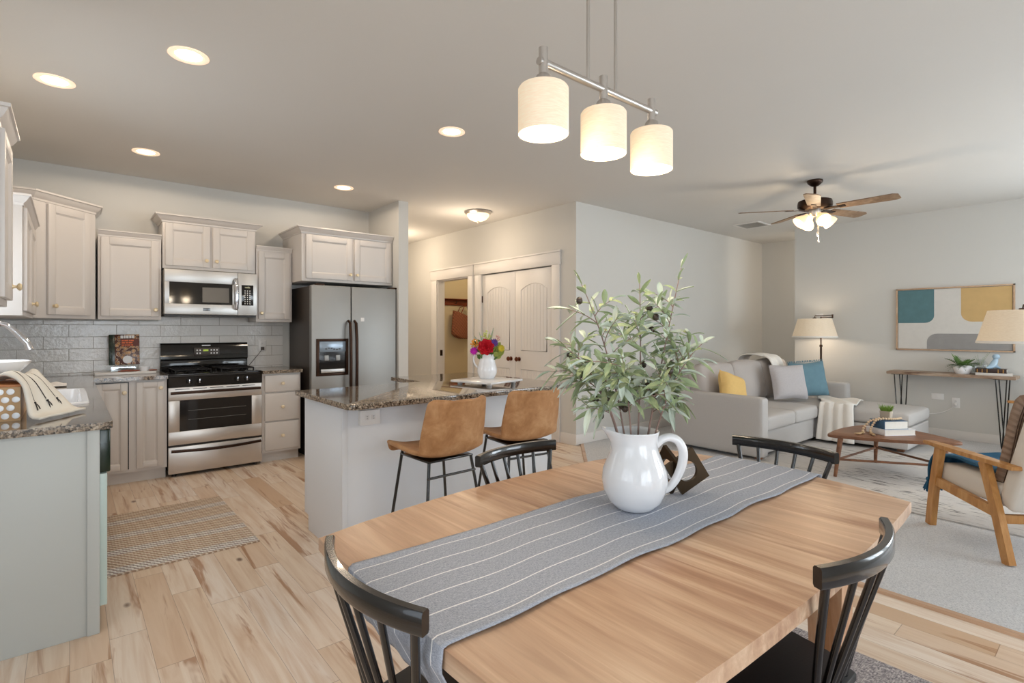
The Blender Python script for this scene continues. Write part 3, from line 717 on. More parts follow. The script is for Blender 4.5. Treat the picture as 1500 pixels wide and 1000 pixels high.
# range
t = thing('gas_range', 'stainless gas range with black cooktop and oven window', 'range', (.662, 5.45, 0))
W_ = .763
MB().box(.004, .03, .045, W_ - .004, .605, .895).build('body', M['greymetal'], t)
for x in (.05, W_ - .05):
    for y in (.06, .56): MB().tube([(x, y, 0), (x, y, .05)], .018, 10).build('foot', M['blackplastic'], t)
q = MB().box(0, 0, .030, W_, .03, .265, bv=.004).build('drawer', M['steelr'], t)
def hbar(x0, x1, z, dz_, yo, m, p, nm):
    pts = [(x0 + (x1 - x0) * k / 16, -.012 - yo * sin(pi * k / 16), z - dz_ * sin(pi * k / 16)) for k in range(17)]
    return MB().sweep(pts, [(-.006, -.013), (.008, -.010), (.010, 0), (.008, .010), (-.006, .013)]).build(nm, m, p)
hbar(.02, W_ - .01, .232, .012, .022, M['bronze'], q, 'drawer_handle')
MB().box(.0, .006, .265, W_, .03, .283).build('gap_strip', M['blackplastic'], t)
q = MB()
for bx in ((0, .283, W_, .40), (0, .675, W_, .79), (0, .40, .085, .675), (W_ - .09, .40, W_, .675)): q.box(bx[0], 0, bx[1], bx[2], .03, bx[3], bv=.003)
dr = q.build('oven_door', M['steelr'], t)
MB().box(.085, .004, .40, W_ - .09, .026, .675).build('oven_window', M['ovenglass'], dr)
q = MB()
for z in (.50, .58): q.tube([(.15, .001, z), (W_ - .14, .001, z)], .0013, 6)
q.build('rack_wire', M['steel'], dr)
hbar(.015, W_ - .015, .742, -.004, .03, M['bronze'], dr, 'oven_handle')
q = MB()
for k in range(5): q.box(.05 + .135 * k, -.001, .770, .16 + .135 * k, .0005, .776)
q.build('vent_slot', M['blackplastic'], dr)
q = MB(); q.sweep([(0, .01, .84), (W_, .01, .84)], [(.012, -.045), (.02, .04), (-.06, .05), (-.06, -.045)]); cp = q.build('control_panel', M['blackgloss'], t, ang=20)
for x in (.155, .235, .545, .625):
    Mx = Matrix.Translation((x, -.008, .842)) @ Matrix.Rotation(radians(95), 4, 'X')
    kb = MB().lathe([(0, 0), (.022, 0), (.021, .012), (.016, .022), (0, .023)], seg=18, M4=Mx).build('burner_knob', M['blackplastic'], cp)
    MB().box(x - .0035, -.036, .825, x + .0035, -.028, .862, bv=.001).build('grip', M['chrome'], kb)
MB().box(0, .02, .893, W_, .55, .908, bv=.004).build('cooktop', M['blackgloss'], t)
for x in (.20, .563):
    q = MB(); y0, y1 = .06, .50; z = .938
    for a in (-.14, -.05, .05, .14): q.tube([(x + a, y0, z), (x + a, y1, z)], .006, 6)
    for y in (y0, .17, .28, .39, y1): q.tube([(x - .14, y, z), (x + .14, y, z)], .006, 6)
    for a in (-.14, .14):
        for y in (y0, .28, y1): q.tube([(x + a, y, .908), (x + a, y, z)], .006, 6)
    g = q.build('burner_grate', M['blackiron'], t)
    for y in (.17, .39): MB().lathe([(0, .908), (.045, .908), (.045, .918), (.03, .926), (0, .928)], (x, y, 0), 20).build('burner_cap', M['blackiron'], g)
q = MB(); q.box(.0, .54, .90, W_, .60, 1.005, bv=.004); q.build('back_riser', M['blackgloss'], t)
q = MB(); q.sweep([(.0, .56, 1.085), (W_, .56, 1.085)], [(.025, -.08), (.035, -.07), (.030, .06), (.016, .085), (-.04, .088), (-.04, -.08)]); bg = q.build('back_guard', M['blackgloss'], t, ang=30)
MB().box(.275, .520, 1.04, .50, .533, 1.125, bv=.006).build('oven_panel', M['greymetal'], bg)
q = MB()
for x in (.297, .322, .42, .445, .47):
    for z in (1.062, 1.092): q.box(x, .518, z, x + .012, .5205, z + .014)
q.build('oven_key', M['whiteplate'], bg)
MB().box(.355, .518, 1.088, .40, .5205, 1.106).build('oven_clock', emit('green_lcd', (170, 190, 70), .6, (70, 80, 30)), bg)
MB().box(.345, .527, 1.142, .42, .5305, 1.150).build('badge', M['steelw'], bg)
# refrigerator
t = thing('refrigerator', 'stainless side-by-side refrigerator with ice and water dispenser', 'refrigerator', (1.858, 5.33, 0))
W_ = .935
MB().box(.005, .075, .03, W_ - .005, .70, 1.745).build('body', M['greymetal'], t)
MB().box(.01, .03, .0, W_ - .01, .62, .075).build('base_grille', M['blackplastic'], t)
q = MB(); q.box(0, 0, .085, .412, .07, 1.755, bv=.010); fd = q.build('freezer_door', M['steel'], t)
q = MB(); q.box(.420, 0, .085, W_, .07, 1.755, bv=.010); rd = q.build('fridge_door', M['steel'], t)
q = MB()
for bx in ((.045, .83, .075, 1.21), (.352, .83, .382, 1.21), (.075, .83, .352, .858), (.075, 1.182, .352, 1.21)): q.box(bx[0], -.012, bx[1], bx[2], .0, bx[3], bv=.003)
dp = q.build('dispenser_frame', M['bronze'], fd)
MB().box(.075, -.004, .858, .352, -.0005, 1.075).build('dispenser_recess', M['blackgloss'], fd)
MB().box(.078, -.010, 1.075, .350, -.001, 1.182, bv=.002).build('dispenser_panel', plain('blue_grey_panel', (150, 164, 178), .25, .4), fd)
q = MB()
for k in range(6): q.box(.135 + .028 * k, -.0115, 1.10 + .008 * sin(k * 1.2), .155 + .028 * k, -.0098, 1.112 + .008 * sin(k * 1.2))
q.build('dispenser_key', M['blackplastic'], fd)
MB().box(.09, -.02, .862, .34, -.004, .90, bv=.004).build('drip_tray', M['steelw'], fd)
for x in (.15, .27): MB().box(x - .022, -.012, .985, x + .022, -.003, 1.04, bv=.004).build('dispenser_paddle', M['steel'], fd)
for x, p in ((.385, fd), (.450, rd)):
    MB().tube([(x, 0, 1.395), (x, -.045, 1.37), (x, -.062, 1.2), (x, -.066, .95), (x, -.062, .7), (x, -.045, .53), (x, 0, .505)], [.013, .015, .016, .016, .016, .015, .013], 12).build('handle', M['bronze'], p)
MB().box(.52, -.003, 1.39, .56, 0, 1.43, bv=.001).build('sticker', M['whiteplate'], rd)
for x in (.05, W_ - .07): MB().box(x, .015, 1.755, x + .09, .09, 1.772, bv=.004).build('hinge_cover', M['bronze'], t)
# base cabinets on the back wall
t = thing('base_cabinet', 'two door base cabinet in the corner left of the range', 'cabinet', (.105, 5.47, 0))
MB().box(0, 0, .10, .548, .585, .873).build('body', M['cab'], t)
MB().box(.0, .06, 0, .545, .55, .10).build('toe_kick', M['cab'], t)
door(t, .05, .125, .270, .855, M['cab'], knob=(.245, .775), raised=True, fw=.05); one('gap_shade_strip', M['blackplastic'], (.271, -.004, .125, .279, 0, .862), (.05, -.004, .8555, .271, 0, .862), parent=t)  # black strips stand in for shade in the gap round the left door
door(t, .33, .125, .523, .855, M['cab'], knob=(.50, .80), raised=True, fw=.045)
t = thing('drawer_cabinet', 'three drawer base cabinet between the range and the refrigerator', 'cabinet', (1.432, 5.47, 0))
MB().box(0, 0, .10, .363, .585, .873).build('body', M['cab'], t); MB().box(0, .06, 0, .360, .55, .10).build('toe_kick', M['cab'], t)
for z0, z1 in ((.125, .395), (.408, .678), (.692, .855)):
    q = MB().box(.022, -.02, z0, .345, -.0005, z1, bv=.005).build('drawer', M['cab'], t); knob_at(q, .183, -.02, (z0 + z1) / 2)
# sink run on the left wall
t = thing('sink_base_cabinet', 'long base cabinet under the sink with a plain grey end panel', 'cabinet', (-.515, 2.87, 0))
MB().box(0, 0, 0, .615, .02, .873, bv=.002).build('end_panel', M['panel'], t)
MB().box(.572, -.008, 0, .615, 0, .873, bv=.002).build('end_stile', M['panel'], t)
MB().box(0, .645, .10, .61, 2.59, .70).build('body', M['cab'], t); MB().box(0, .645, 0, .55, 2.55, .10).build('toe_kick', M['cab'], t)
MB().box(.59, .645, .70, .61, 2.59, .873).build('apron_rail', M['cab'], t)
for k in range(4):
    d = door(t, .02 + .47 * k, .125, .47 + .47 * k, .855, M['cab'], knob=(.07 + .47 * k if k % 2 else .42 + .47 * k, .79))
    for o in [d] + list(d.children): o.data.transform(Matrix.Translation((.61, .66, 0)) @ Matrix.Rotation(pi / 2, 4, 'Z'))
t = thing('dishwasher', 'dishwasher beside the end panel with a black control strip', 'dishwasher', (-.5, 2.895, 0))
MB().box(0, 0, .10, .585, .60, .868).build('tub', M['greymetal'], t)
MB().box(.585, .0, .68, .638, .60, .868, bv=.006).build('control_strip', M['darkgreen'], t); MB().box(.585, .004, .10, .627, .596, .675, bv=.004).build('door', M['mint'], t)
MB().box(.0, .01, 0, .53, .59, .10).build('toe_kick', M['blackplastic'], t)
def slab(b, *rects):
    for x0, y0, x1, y1 in rects: b.box(x0, y0, CT - .031, x1, y1, CT)
    return b
b = slab(MB(), (-.506, 2.845, -.40, 6.057), (-.40, 2.845, .076, 3.60), (-.40, 4.50, .076, 6.057), (.122, 5.425, .656, 6.057), (.076, 2.875, .122, 6.057))
b.prism([(.076, 2.845), (.112, 2.845), (.135, 2.853), (.145, 2.875), (.145, 5.425), (.122, 5.425), (.122, 2.875), (.076, 2.875)], CT - .031, CT)
tag(b.build('countertop', M['granite'], smooth=False), 'L-shaped brown granite countertop around the sink', 'countertop')
b = slab(MB(), (1.43, 5.425, 1.803, 6.057)); tag(b.build('countertop', M['granite'], smooth=False), 'short brown granite countertop on the drawer cabinet by the refrigerator', 'countertop')
# sink + faucet
t = thing('kitchen_sink', 'white enamel sink set into the granite countertop', 'sink', (-.162, 4.05, CT))
def rl(w_, h_, r_, z): return [(x, y, z) for x, y in rrect(w_, h_, r_)]
b = MB(); loft(b, [rl(.492, .916, .05, .0005), rl(.488, .912, .05, .009), rl(.47, .894, .05, .012), rl(.425, .85, .045, .011), rl(.415, .84, .045, 0), rl(.40, .82, .05, -.12), rl(.34, .76, .06, -.15)], cap1=True); b.build('basin', M['white'], t)
MB().lathe([(0, -.148), (.04, -.148), (.042, -.145), (.02, -.143), (0, -.143)], seg=20).build('drain', M['chrome'], t)
t = thing('faucet', 'chrome gooseneck faucet at the sink', 'faucet', (-.445, 4.05, CT))
MB().lathe([(0, 0), (.03, 0), (.028, .012), (.02, .02), (.018, .08), (0, .08)], seg=20).build('base', M['chrome'], t)
pts = [(0, 0, .05), (0, 0, .26)] + [(.12 - .12 * cos(a), 0, .30 + .135 * sin(a)) for a in [pi * k / 14 for k in range(0, 12)]] + [(.262, 0, .32), (.272, 0, .283)]
MB().tube(pts, [.013] * 10 + [.0135, .014, .015, .016, .0185, .020][:len(pts) - 10], 14).build('spout', M['chrome'], t)
MB().tube([(0, -.015, .06), (0, -.05, .075), (0, -.11, .10)], [.008, .007, .009], 10).build('lever', M['chrome'], t)
# counter props, left
t = thing('storage_box', 'tan box with rows of white dots on the sink counter', 'box', (-.328, 3.36, CT))
b = MB(); b.box(-.165, -.22, 0, .165, .19, .012); b.box(-.165, -.22, .012, .165, -.21, .148); b.box(-.165, .18, .012, .165, .19, .148); b.box(-.165, -.21, .012, -.155, .18, .148); b.box(.155, -.21, .012, .165, .18, .148); b.build('body', M['boxwood'], t, False)
MB().box(-.172, -.228, .148, .172, .198, .158, bv=.002).build('lid', wood('orange_lid', (178, 106, 54), (190, 120, 66), (200, 132, 78), (3, 14, 14)), t)
b = MB()
for r_ in range(4):
    for c_ in range(10):
        x = .150 - .034 * c_ - (.017 if r_ % 2 else 0); z = .022 + .035 * r_
        b.lathe([(0, 0), (.0135, 0), (.0125, .0015), (0, .002)], seg=16, M4=Matrix.Translation((x, -.22, z)) @ Matrix.Rotation(pi / 2, 4, 'X'))
o = b.build('dot', M['white'], t); o['kind'] = 'stuff'
t = thing('bowl', 'white slotted ceramic bowl on top of the dotted box', 'bowl', (-.30, 3.42, CT + .159))
MB().lathe([(0, 0), (.07, 0), (.075, .006), (.12, .035), (.158, .078), (.163, .088), (.158, .090), (.15, .078), (.11, .04), (.06, .012), (0, .010)], seg=48).build('body', M['white'], t)
b = MB()
for k in range(36):
    a = 2 * pi * k / 36; b.box(-.003, -.003, -.011, .003, .003, .011, M4=Matrix.Rotation(a, 4, 'Z') @ Matrix.Translation((.104, 0, .024)) @ Matrix.Rotation(radians(55), 4, 'Y') @ Matrix.Rotation(pi / 2, 4, 'Z'))
o = b.build('slot', M['bronze'], t); o['kind'] = 'stuff'
for k, (x, y, rgb) in enumerate(((.03, -.02, (196, 190, 90)), (-.03, .03, (206, 150, 70)), (.06, .03, (170, 180, 80)), (-.02, -.05, (214, 170, 90)))):
    tag(MB().ball((0, 0, 0), .032, (1, 1, .95), 16).build('fruit', plain('fruit_%d' % k, rgb, .4), None), 'small ' + ('yellow green', 'orange', 'lime green', 'golden')[k] + ' fruit lying in the slotted white bowl', 'fruit').location = (-.30 + x, 3.42 + y, CT + .159 + .050)
def towelf(u, v):
    K = [Vector((-.275 + .12 * v, 3.25 + .20 * v, 1.074)), Vector((-.215 + .09 * v, 3.165 + .21 * v, 1.098 + .012 * sin(7 * v))), Vector((-.165 + .075 * v, 3.110 + .225 * v, 1.062)),
         Vector((-.148 + .115 * v, 3.085 + .24 * v, .985)), Vector((-.135 + .15 * v, 3.055 + .25 * v, .924)), Vector((-.10 + .16 * v, 3.015 + .26 * v, .9145))]
    s = u * 5; i = min(int(s), 4); t = s - i; a_, b_, c_, d_ = K[max(0, i - 1)], K[i], K[i + 1], K[min(5, i + 2)]
    p = .5 * (2 * b_ + (c_ - a_) * t + (2 * a_ - 5 * b_ + 4 * c_ - d_) * t * t + (3 * b_ - a_ - 3 * c_ + d_) * t ** 3)
    w_ = .008 * sin(11 * v + 2 * u) * min(1, u * 3) * (1 if u < .85 else .5)
    return p + Vector((.5 * w_, -.8 * w_, abs(w_) * .5)) + Vector((.185, -3.30, -CT))
t = thing('kitchen_towel', 'cream tea towel with dark tied cords draped over the dotted box', 'towel', (-.185, 3.30, CT))
MB().grid(towelf, 46, 14).build('cloth', M['linen'], t, solid=.009, off=1)
nrm = Vector((.45, -.55, .5)).normalized()
for v in (.2, .5, .78):
    MB().tube([towelf(u, v) + nrm * .011 for u in [.16 + .035 * k for k in range(14)]], .0020, 6).build('cord', M['greymetal'], t)
    p = towelf(.64, v) + nrm * .013; b = MB(); b.tube([p, p + Vector((.006, -.006, -.018)), p + Vector((.010, -.010, -.034))], .0022, 5); b.tube([p, p + Vector((.012, .002, -.016)), p + Vector((.017, .004, -.030))], .0022, 5); b.ball(p, .005); b.build('cord_knot', M['blackplastic'], t)
def clothf(u, v): return Vector((.17 * (u - .5), .16 * (v - .5), .006 + .022 * abs(sin(5 * u + 2 * v)) * sin(pi * u) * sin(pi * v) + .006 * sin(9 * v) ** 2))
t = MB().grid(clothf, 22, 20).build('dish_cloth', M['throww'], solid=.004, off=1); tag(t, 'crumpled white dish cloth behind the sink basin', 'cloth'); t.location = (-.10, 4.86, CT)
# cookbook and marble board
t = thing('book_stand', 'clear stand holding the cookbook against the tiles', 'stand', (.385, 5.93, CT + .023))
b = MB(); b.box(-.10, -.07, 0, .10, .05, .006); b.box(-.10, -.02, .006, .10, -.014, .056); b.box(-.10, -.04, .052, .10, .01, .056); b.build('body', M['acrylic'], t, False)
t = thing('cookbook', 'dark cookbook with food photo cover propped against the tile backsplash', 'book', (.385, 5.93, CT + .080))
Mx = Matrix.Rotation(radians(-8), 4, 'X') @ Matrix.Rotation(radians(-7), 4, 'Z')
def m_cover():
    t = NT('food_photo_cover'); v = t.obj(); 
    vo = t.n('ShaderNodeTexVoronoi', {'Vector': v, 'Scale': 34.0}); d_ = vo.outputs['Distance']; c_ = t.xyz(vo.outputs['Color'])[0]
    ring = t.ramp(d_, [(0, lin((214, 168, 110))), (.32, lin((150, 78, 40))), (.42, lin((222, 200, 170))), (.52, lin((84, 40, 26)))], 'CONSTANT')
    t.set(Base_Color=t.mix(t.mth('MULTIPLY', c_, .6), ring, lin((72, 34, 24))), Roughness=.25); return t.m
b = MB(); b.box(-.112, 0, 0, .112, .022, .275, bv=.002); b.xf(Mx); bd = b.build('cover', m_cover(), t)
b = MB(); b.box(-.114, -.001, -.0005, -.07, .023, .2755, bv=.001); b.xf(Mx); b.build('spine', M['darkgreen'], t)
b = MB(); b.box(-.03, -.0012, .165, .108, 0, .235); b.xf(Mx); b.build('title_band', plain('dark_red_band', (96, 34, 20), .3), bd)
b = MB(); b.lathe([(0, 0), (.036, 0), (.034, .002), (0, .0015)], seg=24, M4=Mx @ Matrix.Translation((.022, -.0003, .045)) @ Matrix.Rotation(pi / 2, 4, 'X')); b.build('plate_picture', M['white'], bd)
def marks(nm, z, hgt, widths, x, mat):
    b = MB()
    for w_ in widths:
        b.box(x, -.0020, z, x + w_ * .82, -.0010, z + hgt); x += w_
    b.xf(Mx); b.build(nm, mat, bd, False)
marks('title_lettering', .240, .026, (.022, .018, .024, .020, .022), -.028, M['whiteplate'])
op = plain('orange_print', (226, 110, 50), .4)
marks('subtitle_lettering', .213, .011, (.020, .034, .014, .026), -.020, op); marks('subtitle_lettering', .193, .011, (.030, .022, .034), -.020, op); marks('subtitle_lettering', .173, .009, (.024, .016, .030, .018), -.020, op)
b = MB(); b.box(-.22, -.13, .0, .22, .12, .022, bv=.004); t = tag(b.build('marble_board', M['marble']), 'white marble serving board on the counter under the cookbook', 'board'); t.location = (.385, 5.87, CT)
t = tag(MB().lathe([(0, 0), (.028, 0), (.03, .006), (.045, .036), (.046, .04), (.043, .04), (.028, .010), (0, .008)], seg=28).build('small_bowl', M['white']), 'small white bowl on the marble board', 'bowl'); t.location = (.52, 5.82, CT + .0225)
t = tag(MB().tube([(-.085, 0, .009), (-.05, 0, .010), (.0, 0, .010), (.05, .002, .009), (.075, .004, .008)], [.004, .0085, .009, .007, .004], 10).build('wooden_spoon', M['redwood']), 'short dark wooden utensil on the marble board before the small bowl', 'utensil'); t.location = (.41, 5.775, CT + .0225); t.rotation_euler = (0, 0, .1)
t = tag(MB().tube([(-.03, 0, .007), (0, 0, .008), (.03, 0, .007)], [.005, .007, .005], 10).build('wooden_scoop', M['redwood']), 'stubby wooden scoop at the right end of the marble board', 'utensil'); t.location = (.585, 5.78, CT + .0225)
plate('range_outlet', 'white tile wall outlet right of the range with a plug in it', 'outlet', (1.585, 6.057, 1.13), '-y', .078, .12)
t = thing('power_lead', 'thin cord running from the tile wall outlet behind the range', 'cord', (1.585, 6.04, 1.10))
MB().tube(bez((0, 0, 0), (-.03, -.005, -.05), (-.135, -.02, -.17), 10), .003, 6).build('cable', M['greymetal'], t); MB().box(-.014, -.02, -.014, .014, .008, .018, bv=.003).build('plug', M['greymetal'], t)
# kitchen mat
t = MB().box(-.378, -.565, 0, .378, .565, .008, bv=.003).build('kitchen_mat', M['jute']); tag(t, 'striped natural jute mat on the planks in front of the sink', 'mat'); t.location = (.517, 4.03, 0)
# ---- island
t = thing('kitchen_island', 'pale grey kitchen island base with a plain seating side', 'island', (1.19, 2.91, 0))
b = MB(); b.box(.02, .02, .10, 1.64, .62, .873); b.box(.93, .62, .10, 1.64, 1.08, .873); b.build('body', M['island'], t, False)
b = MB(); b.box(.02, .02, 0, 1.64, .56, .10); b.box(.93, .56, 0, 1.64, 1.0, .10); b.build('toe_kick', M['island'], t, False)
MB().box(.0, 0, 0, 1.66, .02, .873, bv=.002).build('back_panel', M['island'], t)
b = MB(); b.prism([(.02, 0), (.56, 0), (.56, .10), (.63, .10), (.63, .873), (.02, .873)], 0, .02, bv=.001)
b.xf(Matrix(((0, 0, 1, 0), (1, 0, 0, 0), (0, 1, 0, 0), (0, 0, 0, 1)))); b.build('side_panel', M['island'], t)
MB().box(-.004, -.004, 0, .028, .0, .873, bv=.001).build('corner_stile', M['island'], t)
b = MB(); z0, z1 = CT - .031, CT; r_ = .035
poly = [(1.125 + r_, 2.66), (2.84, 2.66), (2.84, 4.03), (2.065, 4.03), (2.065, 3.53), (1.125, 3.53)] + [(1.125 + r_ - r_ * cos(a), 2.66 + r_ - r_ * sin(a)) for a in [pi / 2 * k / 5 for k in range(5)]]
b.prism(poly, z0, z1, bv=.005); tag(b.build('countertop', M['granite'], ang=30), 'glossy brown granite countertop on the kitchen island', 'countertop')
t = thing('island_outlet', 'white boxed outlet on the island under the granite edge', 'outlet', (1.343, 2.91, .79))
MB().box(-.062, -.032, -.043, .062, 0, .043, bv=.003).build('box', M['whiteplate'], t)
b = MB()
for x in (-.02, .02): b.box(x - .014, -.0335, -.014, x + .014, -.032, .014, bv=.0007)
b.build('socket', M['marble'], t)
b = MB()
for x in (-.02, .02):
    for dz_ in (-.006, .006): b.box(x - .004, -.0342, dz_ - .0015, x + .005, -.0333, dz_ + .0015)
b.build('slot', M['blackplastic'], t)
# footed tray, flower jug, flowers
TX, TY, TZ = 2.36, 3.09, CT
t = thing('footed_tray', 'white marble tray on stubby feet on the island', 'tray', (TX, TY, TZ), radians(-77))
MB().box(-.19, -.19, .015, .19, .19, .031, bv=.004).build('top', M['marble'], t)
for x in (-.14, .14):
    for y in (-.14, .14): MB().lathe([(0, 0), (.016, 0), (.02, .006), (.017, .011), (.02, .0152), (0, .0152)], (x, y, 0), 16).build('foot', M['marble'], t)
JX, JY, JZ = 2.40, 3.14, CT + .0315
t = thing('flower_jug', 'small white jug of flowers on the footed marble tray', 'jug', (JX, JY, JZ), TH - pi / 2)
def spout(p):
    if p.z > .14 and p.x > 0:
        k = max(0, (p.z - .14) / .04) * max(0, 1 - abs(p.y) / .035) * (p.x > .02); p.x += .015 * k
    return p
MB().lathe([(0, 0), (.052, 0), (.057, .006), (.072, .04), (.074, .07), (.064, .11), (.056, .14), (.058, .165), (.064, .182), (.060, .182), (.053, .15), (.058, .11), (.066, .07), (.049, .01), (0, .008)], seg=36, fn=spout).build('body', M['white'], t)
MB().tube(spline([(-.056, 0, .165), (-.082, 0, .178), (-.100, 0, .155), (-.096, 0, .115), (-.072, 0, .08)]), .0065, 10).build('handle', M['white'], t)
def petals(n, L, wd, tilt, cup, c=(0, 0, 0), ph=0):
    b = MB()
    for k in range(n):
        R = Matrix.Translation(c) @ Matrix.Rotation(2 * pi * k / n + ph, 4, 'Z') @ Matrix.Rotation(-tilt, 4, 'Y')
        def f(u, v, R=R): x = L * u; return R @ Vector((x, wd * (v - .5) * 2 * sin(pi * min(.98, .12 + .8 * u)), cup * u * u + .25 * wd * (2 * v - 1) ** 2))
        b.grid(f, 5, 4)
    return b
def flower(lb, kind, dx, dz, dy, rgb, size, core=None):
    """dx along image right, dz up from the jug rim, dy away from camera"""
    P = Vector((JX, JY, JZ + .18)) + RT * dx + FW * dy + Vector((0, 0, dz))
    t = thing('flower', lb, 'flower', P, random.random()); m = plain('petal_%d_%d_%d' % rgb, rgb, .6, var=.15, vs=40)
    tip = Vector((JX, JY, JZ + .05)) - P; d = (RT * dx - FW * .45 + Vector((0, 0, max(.02, dz) * .8 + .02))).normalized(); Q = d.to_track_quat('Z', 'Y').to_matrix().to_4x4()
    b = MB(); rzi = Matrix.Rotation(-t.rotation_euler.z, 4, 'Z')
    if kind == 'rose':
        for n, L, tl, ph in ((5, size * .55, 1.35, 0), (6, size * .75, 1.1, .4), (7, size * .92, .8, .9), (8, size, .45, .2)):
            bb_ = petals(n, L, L * .55, tl, -L * .2, ph=ph); tmp = bpy.data.meshes.new('x'); bb_.b.to_mesh(tmp); b.b.from_mesh(tmp); bpy.data.meshes.remove(tmp); bb_.b.free()
    elif kind == 'daisy':
        for ph, tl in ((0, .25), (.2, .6)):
            bb_ = petals(12, size * (1 - .2 * ph), size * .16, tl, 0, ph=ph); tmp = bpy.data.meshes.new('x'); bb_.b.to_mesh(tmp); b.b.from_mesh(tmp); bpy.data.meshes.remove(tmp); bb_.b.free()
        b.ball((0, 0, size * .06), size * .2, (1, 1, .6), 10)
    else:
        for k in range(22):
            a = random.random() * 2 * pi; r_ = random.random() ** .5 * size; b.ball((r_ * cos(a), r_ * sin(a), random.random() * size * .8), size * .2, (1, 1, 1.2), 8)
    b.xf(rzi @ Q); b.build('bloom', m, t)
    st = rzi @ tip; MB().tube(bez((0, 0, -.002), st * .5 + Vector((0, 0, .02)), st, 8), .002, 6).build('stem', M['limeleaf'], t)
flower('large red rose at the middle of the island bouquet', 'rose', -.005, .055, -.06, (206, 24, 44), .064)
flower('small purple flower right of the red rose', 'daisy', .052, .085, -.045, (104, 66, 150), .036)
flower('magenta flower at the left edge of the bouquet', 'daisy', -.095, .025, -.03, (196, 30, 176), .034)
flower('orange yellow flower above the magenta one', 'puff', -.085, .08, -.01, (232, 160, 60), .034)
flower('yellow flower at the right edge of the bouquet', 'daisy', .105, .045, -.02, (214, 196, 60), .03)
flower('pale pink flower high at the right of the bouquet', 'puff', .08, .12, .01, (214, 160, 150), .022)
flower('pale yellow green flower at the top of the bouquet', 'puff', -.01, .135, .01, (206, 208, 130), .038)
flower('light pink bud beside the red rose', 'puff', -.055, .05, -.05, (226, 150, 160), .018)
def spray(lb, tips, mat, wd, name='leaf_spray'):
    P0 = Vector((JX, JY, JZ + .04)); t = thing(name, lb, 'leaves', P0)
    b = MB(); s = MB()
    for dx, dz, dy, L in tips:
        T = RT * dx + FW * dy + Vector((0, 0, .14 + dz)); mid = Vector((T.x * .25, T.y * .25, T.z * .7))
        pts = bez((0, 0, 0), mid, T, 10); s.tube(pts, .0016, 5)
        d = (pts[-1] - pts[-4]).normalized(); sd = d.cross(FW).normalized()
        def f(u, v, T=T, d=d, sd=sd, L=L): return T - d * L * (1 - u) + sd * wd * (v - .5) * 2 * sin(pi * (.04 + .94 * u)) - FW * .008 * (2 * v - 1) ** 2
        b.grid(f, 7, 2)
    b.build('leaf', mat, t); s.build('stem', M['limeleaf'], t)
spray('tall thin grass blades rising from the island bouquet', [(.05, .20, .01, .13), (-.06, .165, .0, .10), (-.10, .14, .02, .08), (.02, .17, -.01, .1)], M['oliveleaf'], .007)
spray('broad lime green leaves spreading right in the bouquet', [(.12, .07, -.01, .07), (.13, .03, -.02, .07), (.10, .09, .02, .06), (.11, .005, -.03, .06), (.085, .02, -.05, .05), (.12, .05, .03, .06), (.06, .10, .02, .08), (.02, .13, .03, .08), (-.03, .12, .03, .08), (-.07, .11, .03, .07), (.095, .06, .0, .08)], M['limeleaf'], .021)
spray('dark green leaves under the blooms at the left of the bouquet', [(-.10, .06, .02, .06), (-.07, .0, -.04, .05), (-.04, .005, -.06, .05), (-.03, .10, .03, .07), (.03, .11, .03, .07), (-.11, .10, .01, .05), (.0, .12, .0, .07), (.06, .05, .0, .06), (-.06, .06, .0, .07), (.03, .02, -.06, .05), (.08, .0, -.03, .06)], M['fernleaf'], .018)
# ---- stools
def stool(lb, loc, rz):
    t = thing('counter_stool', lb, 'stool', loc, rz, 'tan leather counter stools')
    prof = [(.215, .625), (.20, .648), (.14, .650), (.05, .643), (-.05, .636), (-.12, .637), (-.165, .655), (-.192, .70), (-.210, .77), (-.228, .85), (-.245, .925), (-.250, .938)]
    hw = [.185, .205, .215, .218, .216, .210, .205, .205, .203, .196, .186, .176]
    def f(u, v):
        s = v * (len(prof) - 1); i = min(int(s), len(prof) - 2); k = s - i
        y = prof[i][0] * (1 - k) + prof[i + 1][0] * k; z = prof[i][1] * (1 - k) + prof[i + 1][1] * k; h = (hw[i] * (1 - k) + hw[i + 1] * k) * (1 - .16 * max(0, (v - .93) / .07) ** 2) * (1 - .10 * max(0, (.05 - v) / .05) ** 2)
        a = 2 * u - 1; e = abs(a) ** 2.6; back = min(1, max(0, (v - .45) / .2))
        return Vector((a * h, y + e * .065 * back * (1 if v > .3 else 0), z + e * .035 * (1 - back) * (v > .05)))
    MB().grid(f, 18, 33).build('seat_shell', M['leather'], t, solid=.026, sub=1, off=0)
    for x in (-1, 1):
        MB().tube([(x * .135, .15, .628), (x * .215, .205, 0)], .0085, 10).build('leg', M['blackmetal'], t)
        MB().tube([(x * .135, -.12, .615), (x * .215, -.20, 0)], .0085, 10).build('leg', M['blackmetal'], t)
    b = MB(); b.box(-.145, -.13, .606, .145, .16, .616, bv=.002); b.build('seat_plate', M['blackmetal'], t)
    MB().tube([(-.155, -.135, .53), (.155, -.135, .53)], .007, 8).build('back_brace', M['blackmetal'], t)
    b = MB(); b.tube([(-.185, .19, .25), (.185, .19, .25)], .007, 8); b.tube([(-.19, -.175, .20), (-.185, .19, .25)], .007, 8); b.tube([(.19, -.175, .20), (.185, .19, .25)], .007, 8)
    b.build('footrest', M['blackmetal'], t)
    return t
s0 = stool('tan leather counter stool nearer the boxed island outlet', (1.56, 2.49, 0), radians(2))
dup(s0, 'tan leather counter stool beneath the footed tray, farther from the island outlet', (2.165, 2.52, 0), radians(-7), 'tan leather counter stools')
